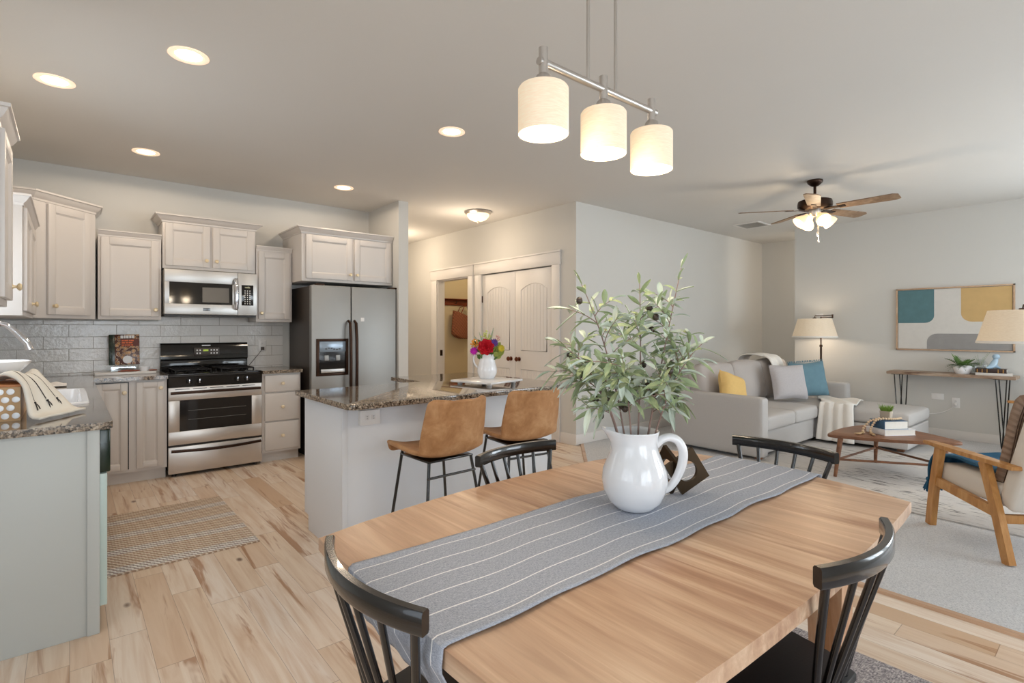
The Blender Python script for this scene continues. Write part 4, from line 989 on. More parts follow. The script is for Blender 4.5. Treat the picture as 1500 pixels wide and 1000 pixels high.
# ================================================================== DINING
RUGZ = .0085
t = MB().box(-.76, -1.30, 0, .76, 1.30, .008, bv=.002).build('dining_rug', M['dinrug']); tag(t, 'grey flatweave rug under the dining table', 'rug'); t.location = (1.66, .32, 0)
TT = .75
t = thing('dining_table', 'light acacia dining table with bowed edges', 'table', (1.30, .95, RUGZ))
def bow(p, q, amt, n=12):
    p, q = Vector(p), Vector(q); d = (q - p).normalized(); nn = Vector((d.y, -d.x))
    return [tuple(p + (q - p) * (k / n) + nn * amt * 4 * (k / n) * (1 - k / n)) for k in range(n)]
c4 = [(-.795, -.492), (.76, -.487), (.80, .447), (-.795, .445)]
poly = bow(c4[0], c4[1], .03) + bow(c4[1], c4[2], .075) + bow(c4[2], c4[3], .098) + bow(c4[3], c4[0], .012)
MB().prism(poly, TT - .036 - RUGZ, TT - RUGZ, bv=.004).build('tabletop', M['tablewood'], t, ang=30)
b = MB(); za, zb = TT - .115 - RUGZ, TT - .036 - RUGZ
for q in ((-.36, -.43, .36, -.405), (-.36, .40, .36, .425), (-.365, -.43, -.34, .425), (.34, -.43, .365, .425)): b.box(q[0], q[1], za, q[2], q[3], zb)
b.build('apron', M['tableleg'], t, False)
for x in (-.36, .36):
    for y in (-.385, .395):
        b = MB(); loft(b, [[(x + a * .05, y + c_ * .05, zb) for a, c_ in ((-1, -1), (1, -1), (1, 1), (-1, 1))], [(x + a * .03 + .012 * (1 if x > 0 else -1), y + c_ * .03, 0) for a, c_ in ((-1, -1), (1, -1), (1, 1), (-1, 1))]], True, True); b.build('leg', M['tableleg'], t, ang=20)
# runner
RY0, RY1 = 1.165, .765
def runf(u, v):
    s = u * 2.08; L0, L1 = .135, 1.80      # left hang, flat part, right hang
    y = RY0 + (RY1 - RY0) * v; wob = .0009 * sin(19 * u + 2 * v) + .0007 * sin(43 * u + 5 * v)
    bul = .012 * (1 - ((y - .95) / .47) ** 2) + .001
    xl = .505 - bul; xr = 2.10 + .075 * (1 - ((y - .96) / .47) ** 2) + .004
    if s < L0:
        k = (L0 - s); x = xl - .003 - .003 * (1 - cos(min(1, k / .03) * pi / 2)) + .5 * max(0, k - .042) + .003 * sin(22 * v) * min(1, max(0, k - .05) / .06); z = TT + .004 - k; y += .012 * (v - .5) * k * 3
        if k < .012: z = TT + .004 - k * k / .024
    elif s < L0 + L1:
        k = (s - L0) / L1; x = xl + (xr - xl) * k; z = TT + .004 + .0035 * abs(sin(3.1 * u * 6 + 5 * v)) * (v > .93 or v < .05) ; y += wob * 4
    else:
        k = s - L0 - L1; x = xr + .005; z = TT + .004 - k
    return Vector((x, y, z + .0002))
t = MB().grid(runf, 160, 40, uv=True).build('table_runner', M['runner'], solid=.0022, off=1)
tag(t, 'grey table runner with thin white stripes laid along the dining table', 'table runner')
# pitcher
PX, PY_, PZ_ = 1.3215, .988, TT + .0075
t = thing('pitcher', 'large glossy white pitcher holding olive branches on the striped runner', 'pitcher', (PX, PY_, PZ_), TH - pi / 2)
def lip(p):
    if p.z > .19 and p.x < 0:
        k = max(0, (p.z - .19) / .045) * max(0, 1 - (abs(p.y) / .05) ** 1.5); p.x -= .028 * k; p.z += .010 * k
    return p
MB().lathe([(0, 0), (.052, 0), (.058, .004), (.080, .025), (.094, .058), (.0985, .088), (.095, .118), (.082, .150), (.071, .178), (.068, .200), (.070, .220), (.074, .233), (.0725, .236), (.066, .230), (.062, .200), (.066, .178), (.078, .148), (.090, .115), (.092, .088), (.085, .055), (.05, .01), (0, .008)], seg=56, fn=lip).build('body', M['white'], t)
MB().tube(spline([(.064, 0, .190), (.085, 0, .209), (.110, 0, .214), (.134, 0, .202), (.148, 0, .172), (.146, 0, .135), (.131, 0, .095), (.110, 0, .065), (.090, 0, .052)]), lerps([.0125, .0125, .013, .0135, .014, .0135, .0125, .0115, .011]), 16, sx=1.25).build('handle', M['white'], t)
# olive branches
def olive(lb, tip, ctrl, base, seedv, ntw, droop=.0):
    """tip/ctrl/base = (right, up, away) in metres from the pitcher axis at the table top"""
    rnd = random.Random(seedv)
    W = lambda q: RT * q[0] + FW * q[2] + Vector((0, 0, q[1]))
    O = Vector((PX, PY_, PZ_)); t = thing('olive_branch', lb, 'branch', O, 0, 'olive branches in the white pitcher')
    ntw += 2; main = bez(W(base), W(ctrl), W(tip), 26); S = MB(); S.tube(main, [.0034 - .0022 * k / 26 for k in range(27)], 6)
    L = MB(); ol = []
    def leaf(P, d, ln, wd):
        d = d.normalized(); up = Vector((0, 0, 1)); sd = d.cross(up)
        if sd.length < .1: sd = d.cross(FW)
        sd.normalize(); n = sd.cross(d).normalized(); tw = rnd.uniform(-.9, .9); sd = (sd * cos(tw) + n * sin(tw)).normalized(); n = sd.cross(d)
        cv = rnd.uniform(.15, .55)
        def f(u, v):
            c_ = P + d * ln * u * (1 - .12 * cv * u) - up * (ln * cv * u * u * .75)
            return c_ + sd * wd * (v - .5) * 2 * sin(pi * (.03 + .95 * u)) ** .8 + n * wd * .35 * (2 * v - 1) ** 2
        L.grid(f, 7, 2)
    def along(pts, t0, step, sc):
        n = len(pts) - 1; tcur = t0; side = rnd.random() * 6.28
        while tcur < 1.0:
            i = min(int(tcur * n), n - 1); P = pts[i].lerp(pts[i + 1], tcur * n - i); ax = (pts[i + 1] - pts[max(0, i - 1)]).normalized()
            a = ax.cross(Vector((0.3, .2, 1))).normalized(); b_ = ax.cross(a)
            for sgn in (1, -1):
                dv = (a * cos(side) + b_ * sin(side)) * sgn; leaf(P, dv * .85 + ax * .65, rnd.uniform(.058, .092) * sc, rnd.uniform(.0068, .0098))
            if rnd.random() < .10: ol.append(P + (a * cos(side + 1.5) + b_ * sin(side + 1.5)) * .022 - Vector((0, 0, .012)))
            side += 1.5; tcur += step
        leaf(pts[-1], pts[-1] - pts[-3], .06 * sc, .007); leaf(pts[-1], pts[-1] - pts[-3] + Vector((rnd.uniform(-.02, .02), rnd.uniform(-.02, .02), 0)), .055 * sc, .007)
    along(main, .46, .060, 1)
    for k in range(ntw):
        tt = .40 + .48 * (k + .3) / ntw; i = int(tt * 26); P = main[i]; ax = (main[i + 1] - main[i - 1]).normalized()
        o = Vector((rnd.uniform(-1, 1), rnd.uniform(-1, 1), rnd.uniform(-.25, .5))); o = (o - ax * o.dot(ax)).normalized()
        o = (o + RT * (.5 if (k % 2) else -.5)).normalized(); ln = rnd.uniform(.07, .13) * (1.1 - .3 * tt)
        tw = bez(P, P + (ax * .6 + o * .5) * ln * .6, P + (ax * .55 + o) * ln, 8); S.tube(tw, [.0017 - .0008 * q / 8 for q in range(9)], 5); along(tw, .25, .21, .92)
    S.build('stem', M['stemgreen'], t); L.build('foliage', M['oliveleaf'], t)
    for P in ol[:3]:
        MB().ball(P, .0105, (1, 1, 1.15), 12).build('olive', M['olive'], t)
OB = [('tallest olive branch at the upper right with a bare tip', (.150, .735, .02), (.075, .42, .0), (.012, .06, .0), 3, 5),
      ('upright olive branch in the middle of the pitcher, topped by one pale leaf', (.03, .690, .06), (.035, .40, .04), (.004, .06, .01), 11, 6),
      ('olive branch rising to the upper left of the closet doors', (-.165, .680, -.02), (-.05, .44, -.01), (-.012, .06, -.005), 23, 6),
      ('olive branch spreading left at mid height with drooping leaves', (-.225, .500, .05), (-.06, .40, .03), (-.020, .06, .008), 31, 6),
      ('olive branch spreading right at mid height against the sofa', (.195, .500, -.03), (.08, .40, -.03), (.022, .06, -.012), 41, 6),
      ('short front olive branch leaning toward the near chairs', (-.07, .470, -.15), (-.03, .40, -.05), (-.004, .06, -.015), 53, 5),
      ('low olive branch drooping right just above the pitcher handle', (.120, .345, .05), (.06, .42, .02), (.030, .06, .015), 61, 4),
      ('low olive branch drooping left over the tan stool', (-.20, .405, -.03), (-.06, .40, -.03), (-.026, .06, -.012), 71, 4)]
for a in OB: olive(*a)
# interlocking square ornament
t = thing('table_ornament', 'dark bronze ornament of two interlocking squares with round holes', 'ornament', (1.562, .958, TT + .0072))
def plateb(side, hole, th):
    b = MB(); n = 40; s = side / 2; ring = []; sq = []
    for k in range(n):
        a = 2 * pi * k / n + pi / 4; c_, d_ = cos(a), sin(a); m = max(abs(c_), abs(d_)); sq.append((s * c_ / m, s * d_ / m)); ring.append((hole * c_, hole * d_))
    loft(b, [[(x, -th / 2, z) for x, z in ring], [(x, -th / 2, z) for x, z in sq], [(x, th / 2, z) for x, z in sq], [(x, th / 2, z) for x, z in ring], [(x, -th / 2, z) for x, z in ring]])
    return b
s_ = .112; camrot = Matrix.Rotation(TH - pi / 2, 4, 'Z'); orn = plain('antique_bronze', (64, 50, 34), .38, .75)
hA = s_ / 2 * (sin(radians(32)) + cos(radians(32)))
plateb(s_, .034, .013).xf(Matrix.Translation((0, 0, hA)) @ camrot @ Matrix.Rotation(radians(8), 4, 'Z') @ Matrix.Rotation(radians(-32), 4, 'Y')).build('front_square', orn, t, ang=30)
plateb(s_, .034, .013).xf(Matrix.Translation(RT * -.055 + Vector((0, 0, hA * 1.0)) + FW * .02) @ camrot @ Matrix.Rotation(radians(-68), 4, 'Z') @ Matrix.Rotation(radians(32), 4, 'Y')).build('back_square', orn, t, ang=30)
# chairs
def dchair(lb, loc, rz):
    t = thing('dining_chair', lb, 'chair', loc, rz, 'black spindle dining chairs')
    b = MB(); b.prism([(-.125, -.168), (.125, -.168), (.172, -.09), (.195, .02), (.195, .17), (.17, .195), (-.17, .195), (-.195, .17), (-.195, .02), (-.172, -.09)], .438, .462, bv=.006); b.build('seat', M['blackseat'], t, ang=30)
    arc = []
    for k in range(21):
        a = -1 + k / 10; arc.append((.212 * a, -.252 + .050 * a * a, .806))
    MB().sweep(arc, [(-.011, -.017), (-.008, -.022), (.008, -.022), (.011, -.017), (.011, .016), (.007, .021), (-.007, .021), (-.011, .016)]).build('back_rail', M['blackmetal'], t, ang=50)
    for k in range(6):
        f = -1 + 2 * (k + .15) / 5.3; f = -.93 + 1.86 * k / 5
        top = (.203 * f, -.252 + .050 * f * f, .788); mid = (.152 * f, -.202 + .027 * f * f, .62); bot = (.096 * f, -.150, .455)
        MB().tube(bez(top, mid, bot, 10), .0088 if k in (0, 5) else .0072, 10).build('spindle', M['blackmetal'], t)
    for x in (-1, 1):
        MB().tube([(x * .15, .165, .44), (x * .195, .195, 0)], [.013, .010], 10).build('leg', M['blackmetal'], t)
        MB().tube([(x * .11, -.105, .44), (x * .195, -.225, 0)], [.013, .010], 10).build('leg', M['blackmetal'], t)
    for y, xx in ((-.165, .15), (.178, .168)): MB().tube([(-xx, y, .24), (xx, y, .24)], .007, 8).build('stretcher', M['blackmetal'], t)
    return t
c0 = dchair('black spindle dining chair at the table end where the striped runner hangs over', (.662, .985, 0), -pi / 2)
G = 'black spindle dining chairs'
dup(c0, 'black spindle dining chair at the far table end, toward the sofa', (2.032, .955, RUGZ), radians(86), G)
dup(c0, 'black spindle dining chair on the side facing the kitchen stools', (1.375, 1.375, RUGZ), radians(183), G)
dup(c0, 'black spindle dining chair on the near side with its black seat in view', (1.335, .605, RUGZ), radians(0), G)
# ================================================================== LIVING ROOM
CZ = .0125; LRZ = .0225
t = MB().box(-1.4, -1.95, 0, 1.4, 1.95, .0095, bv=.002).build('area_rug', M['livrug']); tag(t, 'cream area rug with broken dark streaks in front of the sofa', 'rug'); t.location = (5.93, .68, CZ)
def soft(x0, y0, z0, x1, y1, z1, bul=(.02, .02, .03), rnd_=.035, cuts=9, M4=None):
    """upholstered block: rounded edges, faces slightly puffed"""
    b = MB(); bmesh.ops.create_cube(b.b, size=2); bmesh.ops.subdivide_edges(b.b, edges=b.b.edges[:], cuts=cuts, use_grid_fill=True)
    h = Vector(((x1 - x0) / 2, (y1 - y0) / 2, (z1 - z0) / 2)); c_ = Vector(((x0 + x1) / 2, (y0 + y1) / 2, (z0 + z1) / 2))
    for v in b.b.verts:
        a = v.co.copy(); q = Vector((a.x * h.x, a.y * h.y, a.z * h.z)); inn = Vector([max(-(h[i] - rnd_), min(h[i] - rnd_, q[i])) for i in range(3)])
        # push grid lines toward the edges so the rounding resolves
        for i in range(3):
            s = abs(a[i]); q[i] = (1 if a[i] > 0 else -1) * h[i] * (1 - (1 - s) ** 1.6)
            inn[i] = max(-(h[i] - rnd_), min(h[i] - rnd_, q[i]))
        d = q - inn
        if d.length > 1e-9: q = inn + d.normalized() * rnd_
        w_ = [1 - min(1, abs(q[i]) / h[i]) ** 2 for i in range(3)]
        q.x += bul[0] * a.x * w_[1] * w_[2]; q.y += bul[1] * a.y * w_[0] * w_[2]; q.z += bul[2] * a.z * w_[0] * w_[1]
        v.co = c_ + q
    if M4 is not None: b.xf(M4)
    return b
t = thing('sofa', 'light grey fabric sectional sofa with a chaise at its far end', 'sofa', (5.13, 2.33, 0))
SF = M['sofa']; CU = M['cushion']
b = soft(.10, .06, .055, 2.40, .98, .285, (0, 0, 0), .02); b.build('base', SF, t)
b = soft(1.47, -.82, .055, 2.32, .10, .285, (0, 0, 0), .02); b.build('chaise_base', SF, t)
soft(0, 0, .05, .14, 1.02, .635, (.006, .004, .004), .03).build('arm', SF, t)
soft(2.315, 0, .05, 2.45, 1.02, .635, (.006, .004, .004), .035).build('arm', SF, t)
soft(.13, .86, .20, 2.325, 1.02, .70, (0, .005, .005), .04).build('back_frame', SF, t)
soft(.145, .02, .287, .838, .84, .435, (.004, .008, .016), .035).build('seat_cushion', SF, t)
soft(.842, .02, .287, 1.478, .84, .435, (.004, .008, .016), .035).build('seat_cushion', SF, t)
soft(1.482, -.83, .287, 2.312, .84, .435, (.004, .01, .016), .045).build('chaise_cushion', SF, t)
for x0, x1 in ((.15, .86), (.865, 1.585), (1.59, 2.305)):
    soft(x0, -.105, 0, x1, .105, .475, (.01, .035, .03), .06, M4=Matrix.Translation((0, .735, .435)) @ Matrix.Rotation(radians(-12), 4, 'X')).build('back_cushion', CU, t)
for x, y, z in ((.1, .08, LRZ), (.1, .92, CZ), (2.3, .92, CZ), (1.55, -.74, LRZ), (2.24, -.74, LRZ)):
    MB().box(x - .03, y - .03, z, x + .03, y + .03, .09, bv=.004).build('leg', M['walnut'], t)
def pillow(name, lb, w_, h_, th, mat, loc, yaw, lean, fr=0, roll=0):
    """yaw: facing direction about z (0 faces -y); stands on its lower edge"""
    t = thing(name, lb, 'pillow', loc, yaw); Mx = Matrix.Rotation(radians(lean), 4, 'X') @ Matrix.Translation((0, 0, h_ / 2)) @ Matrix.Rotation(radians(roll), 4, 'Y')
    b = MB()
    for s in (-1, 1):
        def f(u, v, s=s):
            a, c_ = 2 * u - 1, 2 * v - 1; e = (1 - a ** 4) * (1 - c_ ** 4); pin = 1 - .07 * (1 - abs(a)) * abs(c_) ** 2 - 0; pin2 = 1 - .07 * (1 - abs(c_)) * abs(a) ** 2
            return Vector((a * w_ / 2 * pin2, s * th / 2 * max(0, e) ** .55, c_ * h_ / 2 * pin))
        b.grid(f, 18, 18)
    bmesh.ops.remove_doubles(b.b, verts=b.b.verts[:], dist=.0004); b.xf(Mx); b.build('cover', mat, t)
    if fr:
        b = MB()
        for i in range(2):
            for k in range(int(w_ / .012)):
                x = -w_ / 2 + .012 * (k + .5); z = (1 if i else -1) * h_ / 2
                if i: b.tube([(x, 0, z - .004), (x + random.uniform(-.006, .006), random.uniform(-.01, .01), z + .022)], .004, 4)
        b.xf(Mx); o = b.build('fringe', mat, t); o['kind'] = 'stuff'
    return t
pillow('throw_pillow', 'mustard yellow pillow behind the near arm of the sofa', .37, .37, .16, M['yellow'], (5.475, 2.74, .480), radians(-8), -22, 0, 20)
pillow('throw_pillow', 'pale grey square pillow in front of the teal one', .44, .42, .15, M['lumbar'], (6.57, 2.64, .474), TH - pi / 2 + radians(6), -16)
pillow('throw_pillow', 'dusty teal velvet pillow with a fringed top edge', .46, .43, .15, M['teal'], (7.03, 2.60, .474), TH - pi / 2 + radians(2), -12, 1, -4)
TP = spline([(0, 3.40, .60), (0, 3.395, .84), (0, 3.33, .955), (0, 3.16, .975), (0, 3.015, .945), (0, 2.955, .86), (0, 2.885, .64), (0, 2.865, .47)], 8)
def thf(u, v):
    s = u * (len(TP) - 1); i = min(int(s), len(TP) - 2); p = TP[i].lerp(TP[i + 1], s - i)
    return Vector((6.74 + .34 * v + .02 * sin(8 * u), p.y - .010 * (1 + sin(14 * v + 3 * u)) * (1 if u > .5 else -1), p.z + .008 * (1 + sin(9 * v))))
t = MB().grid(thf, 40, 22).build('throw_blanket', M['throww'], solid=.012, off=0); tag(t, 'cream throw folded over the top of the sofa back', 'throw')
def thc(u, v):
    s = u * 1.02; y = 2.0 + .33 * v
    if s < .52:
        k = s / .52; x = 7.12 - .50 * k; z = .462 + .010 * sin(10 * v + 6 * k) + .012 * abs(sin(5 * v + 4 * k)); y += .17 * (1 - k) * v + .06 * (1 - k)
    else:
        k = (s - .52) / .5; x = 6.594 - .018 * sin(min(1, k * 6) * pi / 2) - .02 * abs(sin(11 * v)) - .03 * k; z = .468 - .42 * k; y += .05 * (k) * (v - .4)
        if k < .08: z = .468 - .42 * k * k / .08
    return Vector((x, y, z + .008))
t = MB().grid(thc, 56, 34).build('throw_blanket', M['throww'], solid=.010, off=0); tag(t, 'white waffle throw spilling over the chaise side onto the rug', 'throw')
# coffee table
t = thing('coffee_table', 'walnut coffee table with a rounded triangular top', 'table', (5.50, 1.42, LRZ))
V3 = [Vector((-.46, .36)), Vector((.06, -.58)), Vector((.54, .24))]
pl = []
for i in range(3):
    a, p, q = V3[i - 1], V3[i], V3[(i + 1) % 3]; d0 = (a - p).normalized(); d1 = (q - p).normalized(); A = p + d0 * .16; B = p + d1 * .16
    for k in range(9):
        s = k / 8; pl.append(tuple(A * (1 - s) ** 2 + p * 2 * s * (1 - s) + B * s * s))
    nx = V3[(i + 2) % 3]; E0 = B; E1 = q + (p - q).normalized() * .16; nn = Vector((d1.y, -d1.x)); ctr = (V3[0] + V3[1] + V3[2]) / 3
    if (E0 - ctr).dot(nn) < 0: nn = -nn
    for k in range(1, 8): s = k / 8; pl.append(tuple(E0.lerp(E1, s) + nn * .045 * 4 * s * (1 - s)))
CTZ = .385 - LRZ
b = MB(); b.prism(pl, CTZ - .026, CTZ, bv=.007); b.build('tabletop', M['walnut'], t, ang=30)
LG = [(-.38, .26), (.06, -.42), (.42, .19)]
for x, y in LG: MB().tube([(x * .93, y * .93, CTZ - .026), (x * 1.04, y * 1.04, 0)], [.022, .014], 12).build('leg', M['walnut'], t)
for i in range(3):
    a, c_ = LG[i], LG[(i + 1) % 3]; MB().tube([(a[0] * .99, a[1] * .99, .15), (c_[0] * .99, c_[1] * .99, .15)], .010, 8).build('stretcher', M['walnut'], t)
TZ2 = .3855
def book(lb, loc, rz, w_, d_, h_, cover, pages=(232, 228, 220)):
    t = thing('book', lb, 'book', loc, rz)
    b = MB(); b.box(-w_ / 2, -d_ / 2, 0, w_ / 2, d_ / 2, .003); b.box(-w_ / 2, -d_ / 2, h_ - .003, w_ / 2, d_ / 2, h_); b.box(-w_ / 2 - .002, -d_ / 2, 0, -w_ / 2 + .004, d_ / 2, h_, bv=.0015); b.build('cover', cover, t)
    MB().box(-w_ / 2 + .004, -d_ / 2 + .004, .003, w_ / 2 - .004, d_ / 2 - .004, h_ - .003).build('pages', plain('book_pages', pages, .8, var=.05, vs=60), t, False)
    return t
brz = radians(-34)
book('white book at the bottom of the coffee table stack', (5.56, 1.40, TZ2), brz, .29, .21, .05, plain('white_cover', (232, 232, 236), .35))
book('thick blue-spined book on top of the white book on the coffee table', (5.545, 1.41, TZ2 + .0505), brz, .225, .165, .070, plain('blue_cover', (54, 92, 124), .45))
t = thing('grass_pot', 'small cement pot of bright green grass on the stacked books', 'potted plant', (5.55, 1.43, TZ2 + .121))
b = MB(); loft(b, [[(x, y, z) for x, y in rrect(q, q, .01)] for q, z in ((.075, 0), (.085, .075), (.075, .075), (.07, .06))], True, True); b.build('pot', plain('cement_pot', (184, 172, 156), .8, var=.1, vs=40), t)
b = MB()
for k in range(90):
    a = random.random() * 6.28; r_ = random.random() ** .5 * .034; p = Vector((r_ * cos(a), r_ * sin(a), .058)); q = p + Vector((cos(a) * (.012 + r_ * .6), sin(a) * (.012 + r_ * .6), random.uniform(.045, .075))); b.tube([p, (p + q) / 2 + Vector((0, 0, .01)), q], [.0022, .002, .0006], 4)
o = b.build('grass', M['grassleaf'], t); o['kind'] = 'stuff'
bead = plain('pale_wood_bead', (226, 200, 168), .55, var=.08, vs=30)
t = thing('bead_garland', 'pale wooden bead garland with tassels trailing off the book stack', 'garland', (5.44, 1.47, TZ2))
def wl(x, y, z): return Vector((x - 5.44, y - 1.47, z - TZ2))
path = [wl(5.62, 1.34, TZ2 + .132), wl(5.56, 1.355, TZ2 + .132), wl(5.50, 1.385, TZ2 + .134), wl(5.455, 1.44, TZ2 + .135), wl(5.43, 1.475, TZ2 + .12), wl(5.415, 1.50, TZ2 + .07), wl(5.40, 1.51, TZ2 + .025), wl(5.38, 1.50, TZ2 + .011)]
path2 = [wl(5.455, 1.46, TZ2 + .134), wl(5.42, 1.52, TZ2 + .11), wl(5.40, 1.56, TZ2 + .05), wl(5.39, 1.565, TZ2 + .011), wl(5.36, 1.55, TZ2 + .011)]
nb = 0
for P in (path, path2):
    L = 0; segs = []
    for a, c_ in zip(P, P[1:]): segs.append((L, a, c_)); L += (c_ - a).length
    n = int(L / .021)
    for k in range(n + 1):
        s = L * k / n; 
        for l0, a, c_ in segs:
            if l0 <= s <= l0 + (c_ - a).length + 1e-6: p = a.lerp(c_, (s - l0) / (c_ - a).length); break
        MB().ball(p, .0105, seg=12).build('bead', bead, t)
for p, d in ((path[-1], Vector((-.06, -.03, 0))), (path2[-1], Vector((-.075, .015, 0)))):
    b = MB(); b.ball(p + d * .15, .013, seg=10)
    for k in range(16): e = p + d * 1.3 + Vector((random.uniform(-.02, .02), random.uniform(-.02, .02), random.uniform(-.007, .004))); b.tube([p + d * .2, e], [.004, .003], 4)
    b.build('tassel', plain('jute_tassel', (196, 168, 130), .9, var=.12, vs=60), t)
# armchair
def armchair(lb, loc, rz):
    t = thing('armchair', lb, 'armchair', loc, rz, 'oak framed cream armchairs'); O = M['oak']
    for s in (-1, 1):
        x = .33 * s; I = .0
        b = MB(); b.sweep([(x, .22, .525), (x, .275, .26), (x, .31, 0)], [(-.018, -.026), (.018, -.026), (.018, .026), (-.018, .026)], up=(0, 1, 0)); b.build('front_leg', O, t, ang=30)
        b = MB(); b.sweep([(x, -.14, .525), (x, -.235, .25), (x, -.31, 0)], [(-.018, -.026), (.018, -.026), (.018, .026), (-.018, .026)], up=(0, 1, 0)); b.build('rear_leg', O, t, ang=30)
        b = MB(); b.prism([(x - .028, -.36), (x + .028, -.36), (x + .034, -.1), (x + .036, .2), (x + .026, .345), (x - .026, .345), (x - .036, .2), (x - .034, -.1)], .527, .552, bv=.008); b.build('armrest', O, t)
        b = MB(); b.sweep([(x - .0 * s, .275, .305), (x, -.22, .262)], [(-.014, -.028), (.014, -.028), (.014, .028), (-.014, .028)]); b.build('side_rail', O, t, ang=30)
    MB().box(-.33, .245, .25, .33, .27, .30, bv=.004).build('front_rail', O, t); MB().box(-.33, -.235, .20, .33, -.21, .25, bv=.004).build('rear_rail', O, t)
    soft(-.305, -.23, .29, .305, .29, .42, (.0, .01, .012), .03).build('seat_cushion', M['creamup'], t)
    soft(-.305, -.06, -.10, .305, .06, .47, (.0, .012, .01), .035, M4=Matrix.Translation((0, -.27, .385)) @ Matrix.Rotation(radians(19), 4, 'X')).build('back_cushion', M['creamup'], t)
    return t
AC = (4.385, .427, CZ); AZ = radians(-45.8)
a0 = armchair('oak framed cream armchair nearest the dining table, seen from behind', AC, AZ)
dup(a0, 'oak framed cream armchair near the console, mostly hidden behind the nearer armchair', (7.27, .44, CZ), radians(17), 'oak framed cream armchairs')
MA = Matrix.Translation(AC) @ Matrix.Rotation(AZ, 4, 'Z')
def onchair(o, lb, cat): tag(o, lb, cat); o.matrix_world = MA; return o
def bt(u, v):
    s = u * .80; x = -.27 + .40 * v - max(0, u - .45) / .55 * (.07 + .26 * v)
    if s < .42: y, z = -.13 + s, .436 + .010 * sin(14 * v) + .006 * sin(20 * u) + .004
    else: k = (s - .42) * .45; y, z = .336 + .013 * sin(18 * v), .440 - k + .02 * v
    if .36 < s < .48: y = .305 * 1.0 if y > .305 and s < .44 else y
    return Vector((x + .02 * sin(7 * u + 3 * v), y, z + .022))
b = MB(); b.grid(bt, 36, 22)
t = thing('blue_throw', 'deep blue tasselled throw over the seat front of the nearer armchair', 'throw'); t.matrix_world = MA
b.build('cloth', M['bluethrow'], t, solid=.010, off=0)
b = MB()
for k in range(12):
    p = bt(1, k / 11); b.ball(p, .016, seg=8)
    for q in range(9): b.tube([p, p + Vector((random.uniform(-.03, .02), random.uniform(-.012, .03), -random.uniform(.055, .085)))], [.007, .005], 4)
o = b.build('tassels', M['bluethrow'], t); o['kind'] = 'stuff'
def m_knit():
    t = NT('brown_striped_knit'); v = t.n('ShaderNodeTexCoord').outputs['UV']; x, y, z = t.xyz(v)
    k = t.mth('SINE', t.mth('MULTIPLY', y, 120)); q = t.mth('SINE', t.mth('MULTIPLY', x, 170))
    c = t.ramp(t.mth('MULTIPLY_ADD', k, .5, .5), [(.35, lin((112, 90, 76))), (.62, lin((190, 164, 144)))])
    t.set(Base_Color=c, Roughness=1.0); t.bump(t.mth('ADD', k, q), .6, .01); return t.m
def kn(u, v):
    c_, s_ = cos(radians(19)), sin(radians(19)); x = -.283 + .33 * v; S = u * 1.05
    if S < .56: ly, lz = .105 + .02 * sin(5 * S), -.0 + S * .907
    elif S < .72: a = (S - .56) / .16; ly, lz = .105 * cos(pi * a) , .508 + .05 * sin(pi * a)
    else: ly, lz = -.105, .508 - (S - .72) * .35
    y = -.27 + ly * c_ - lz * s_; z = .385 + ly * s_ + lz * c_
    return Vector((x + .01 * sin(9 * u), y + .006 * sin(16 * v), z + .004 * sin(12 * v)))
o = MB().grid(kn, 40, 16, uv=True).build('knit_throw', m_knit(), solid=.045, off=0); onchair(o, 'brown ribbed knit throw over the back of the nearer armchair', 'throw')
# floor lamps
def flamp(lb, loc, rz):
    t = thing('floor_lamp', lb, 'lamp', loc, rz, 'bronze swing-arm floor lamps'); B = M['bronze']
    MB().lathe([(0, 0), (.115, 0), (.118, .008), (.10, .018), (.03, .026), (.014, .04), (0, .04)], seg=32).build('base', B, t)
    MB().tube([(0, 0, .03), (0, 0, 1.07)], .0125, 12).build('pole', B, t); MB().tube([(0, 0, 1.06), (0, 0, 1.465)], .008, 12).build('upper_pole', B, t)
    MB().lathe([(0, 1.055), (.018, 1.06), (.02, 1.075), (.016, 1.09), (0, 1.09)], seg=16).build('collar', B, t)
    b = MB(); b.tube([(0, 0, 1.458), (.155, 0, 1.458)], .006, 8); b.tube([(.155, 0, 1.445), (.155, 0, 1.495)], .010, 10); b.tube([(.155, 0, 1.485), (-.08, 0, 1.476), (-.085, 0, 1.44)], .006, 8); b.build('swing_arm', B, t)
    MB().lathe([(0, 1.455), (.022, 1.452), (.024, 1.437), (0, 1.435)], (-.085, 0, 0), 16).build('finial', B, t)
    s = MB().lathe([(.198, 1.437), (.202, 1.437), (.2025, 1.432), (.271, 1.188), (.272, 1.185), (.268, 1.185), (.198, 1.432), (.198, 1.437)], (-.085, 0, 0), 48).build('lamp_shade', M['shade_off'], t)
    MB().lathe([(.269, 1.204), (.2735, 1.186), (.2695, 1.184), (.2655, 1.203)], (-.085, 0, 0), 48).build('shade_trim', M['throww'], s)
    b = MB()
    for a in (0, 2.094, 4.189): b.tube([(-.085, 0, 1.437), (-.085 + .199 * cos(a), .199 * sin(a), 1.434)], .002, 6)
    b.build('shade_spider', B, t); MB().ball((-.085, 0, 1.34), .03, (1, 1, 1.3)).build('bulb', M['bulb'], t); MB().tube([(-.085, 0, 1.36), (-.085, 0, 1.437)], .012, 8).build('socket', B, t)
    return t
f0 = flamp('bronze swing-arm floor lamp in the corner behind the sofa', (7.715, 2.725, CZ), TH - pi / 2)
dup(f0, 'floor lamp by the armchairs, only its linen shade showing in front of the painting', (5.60, .50, CZ), TH - pi / 2, 'bronze swing-arm floor lamps')
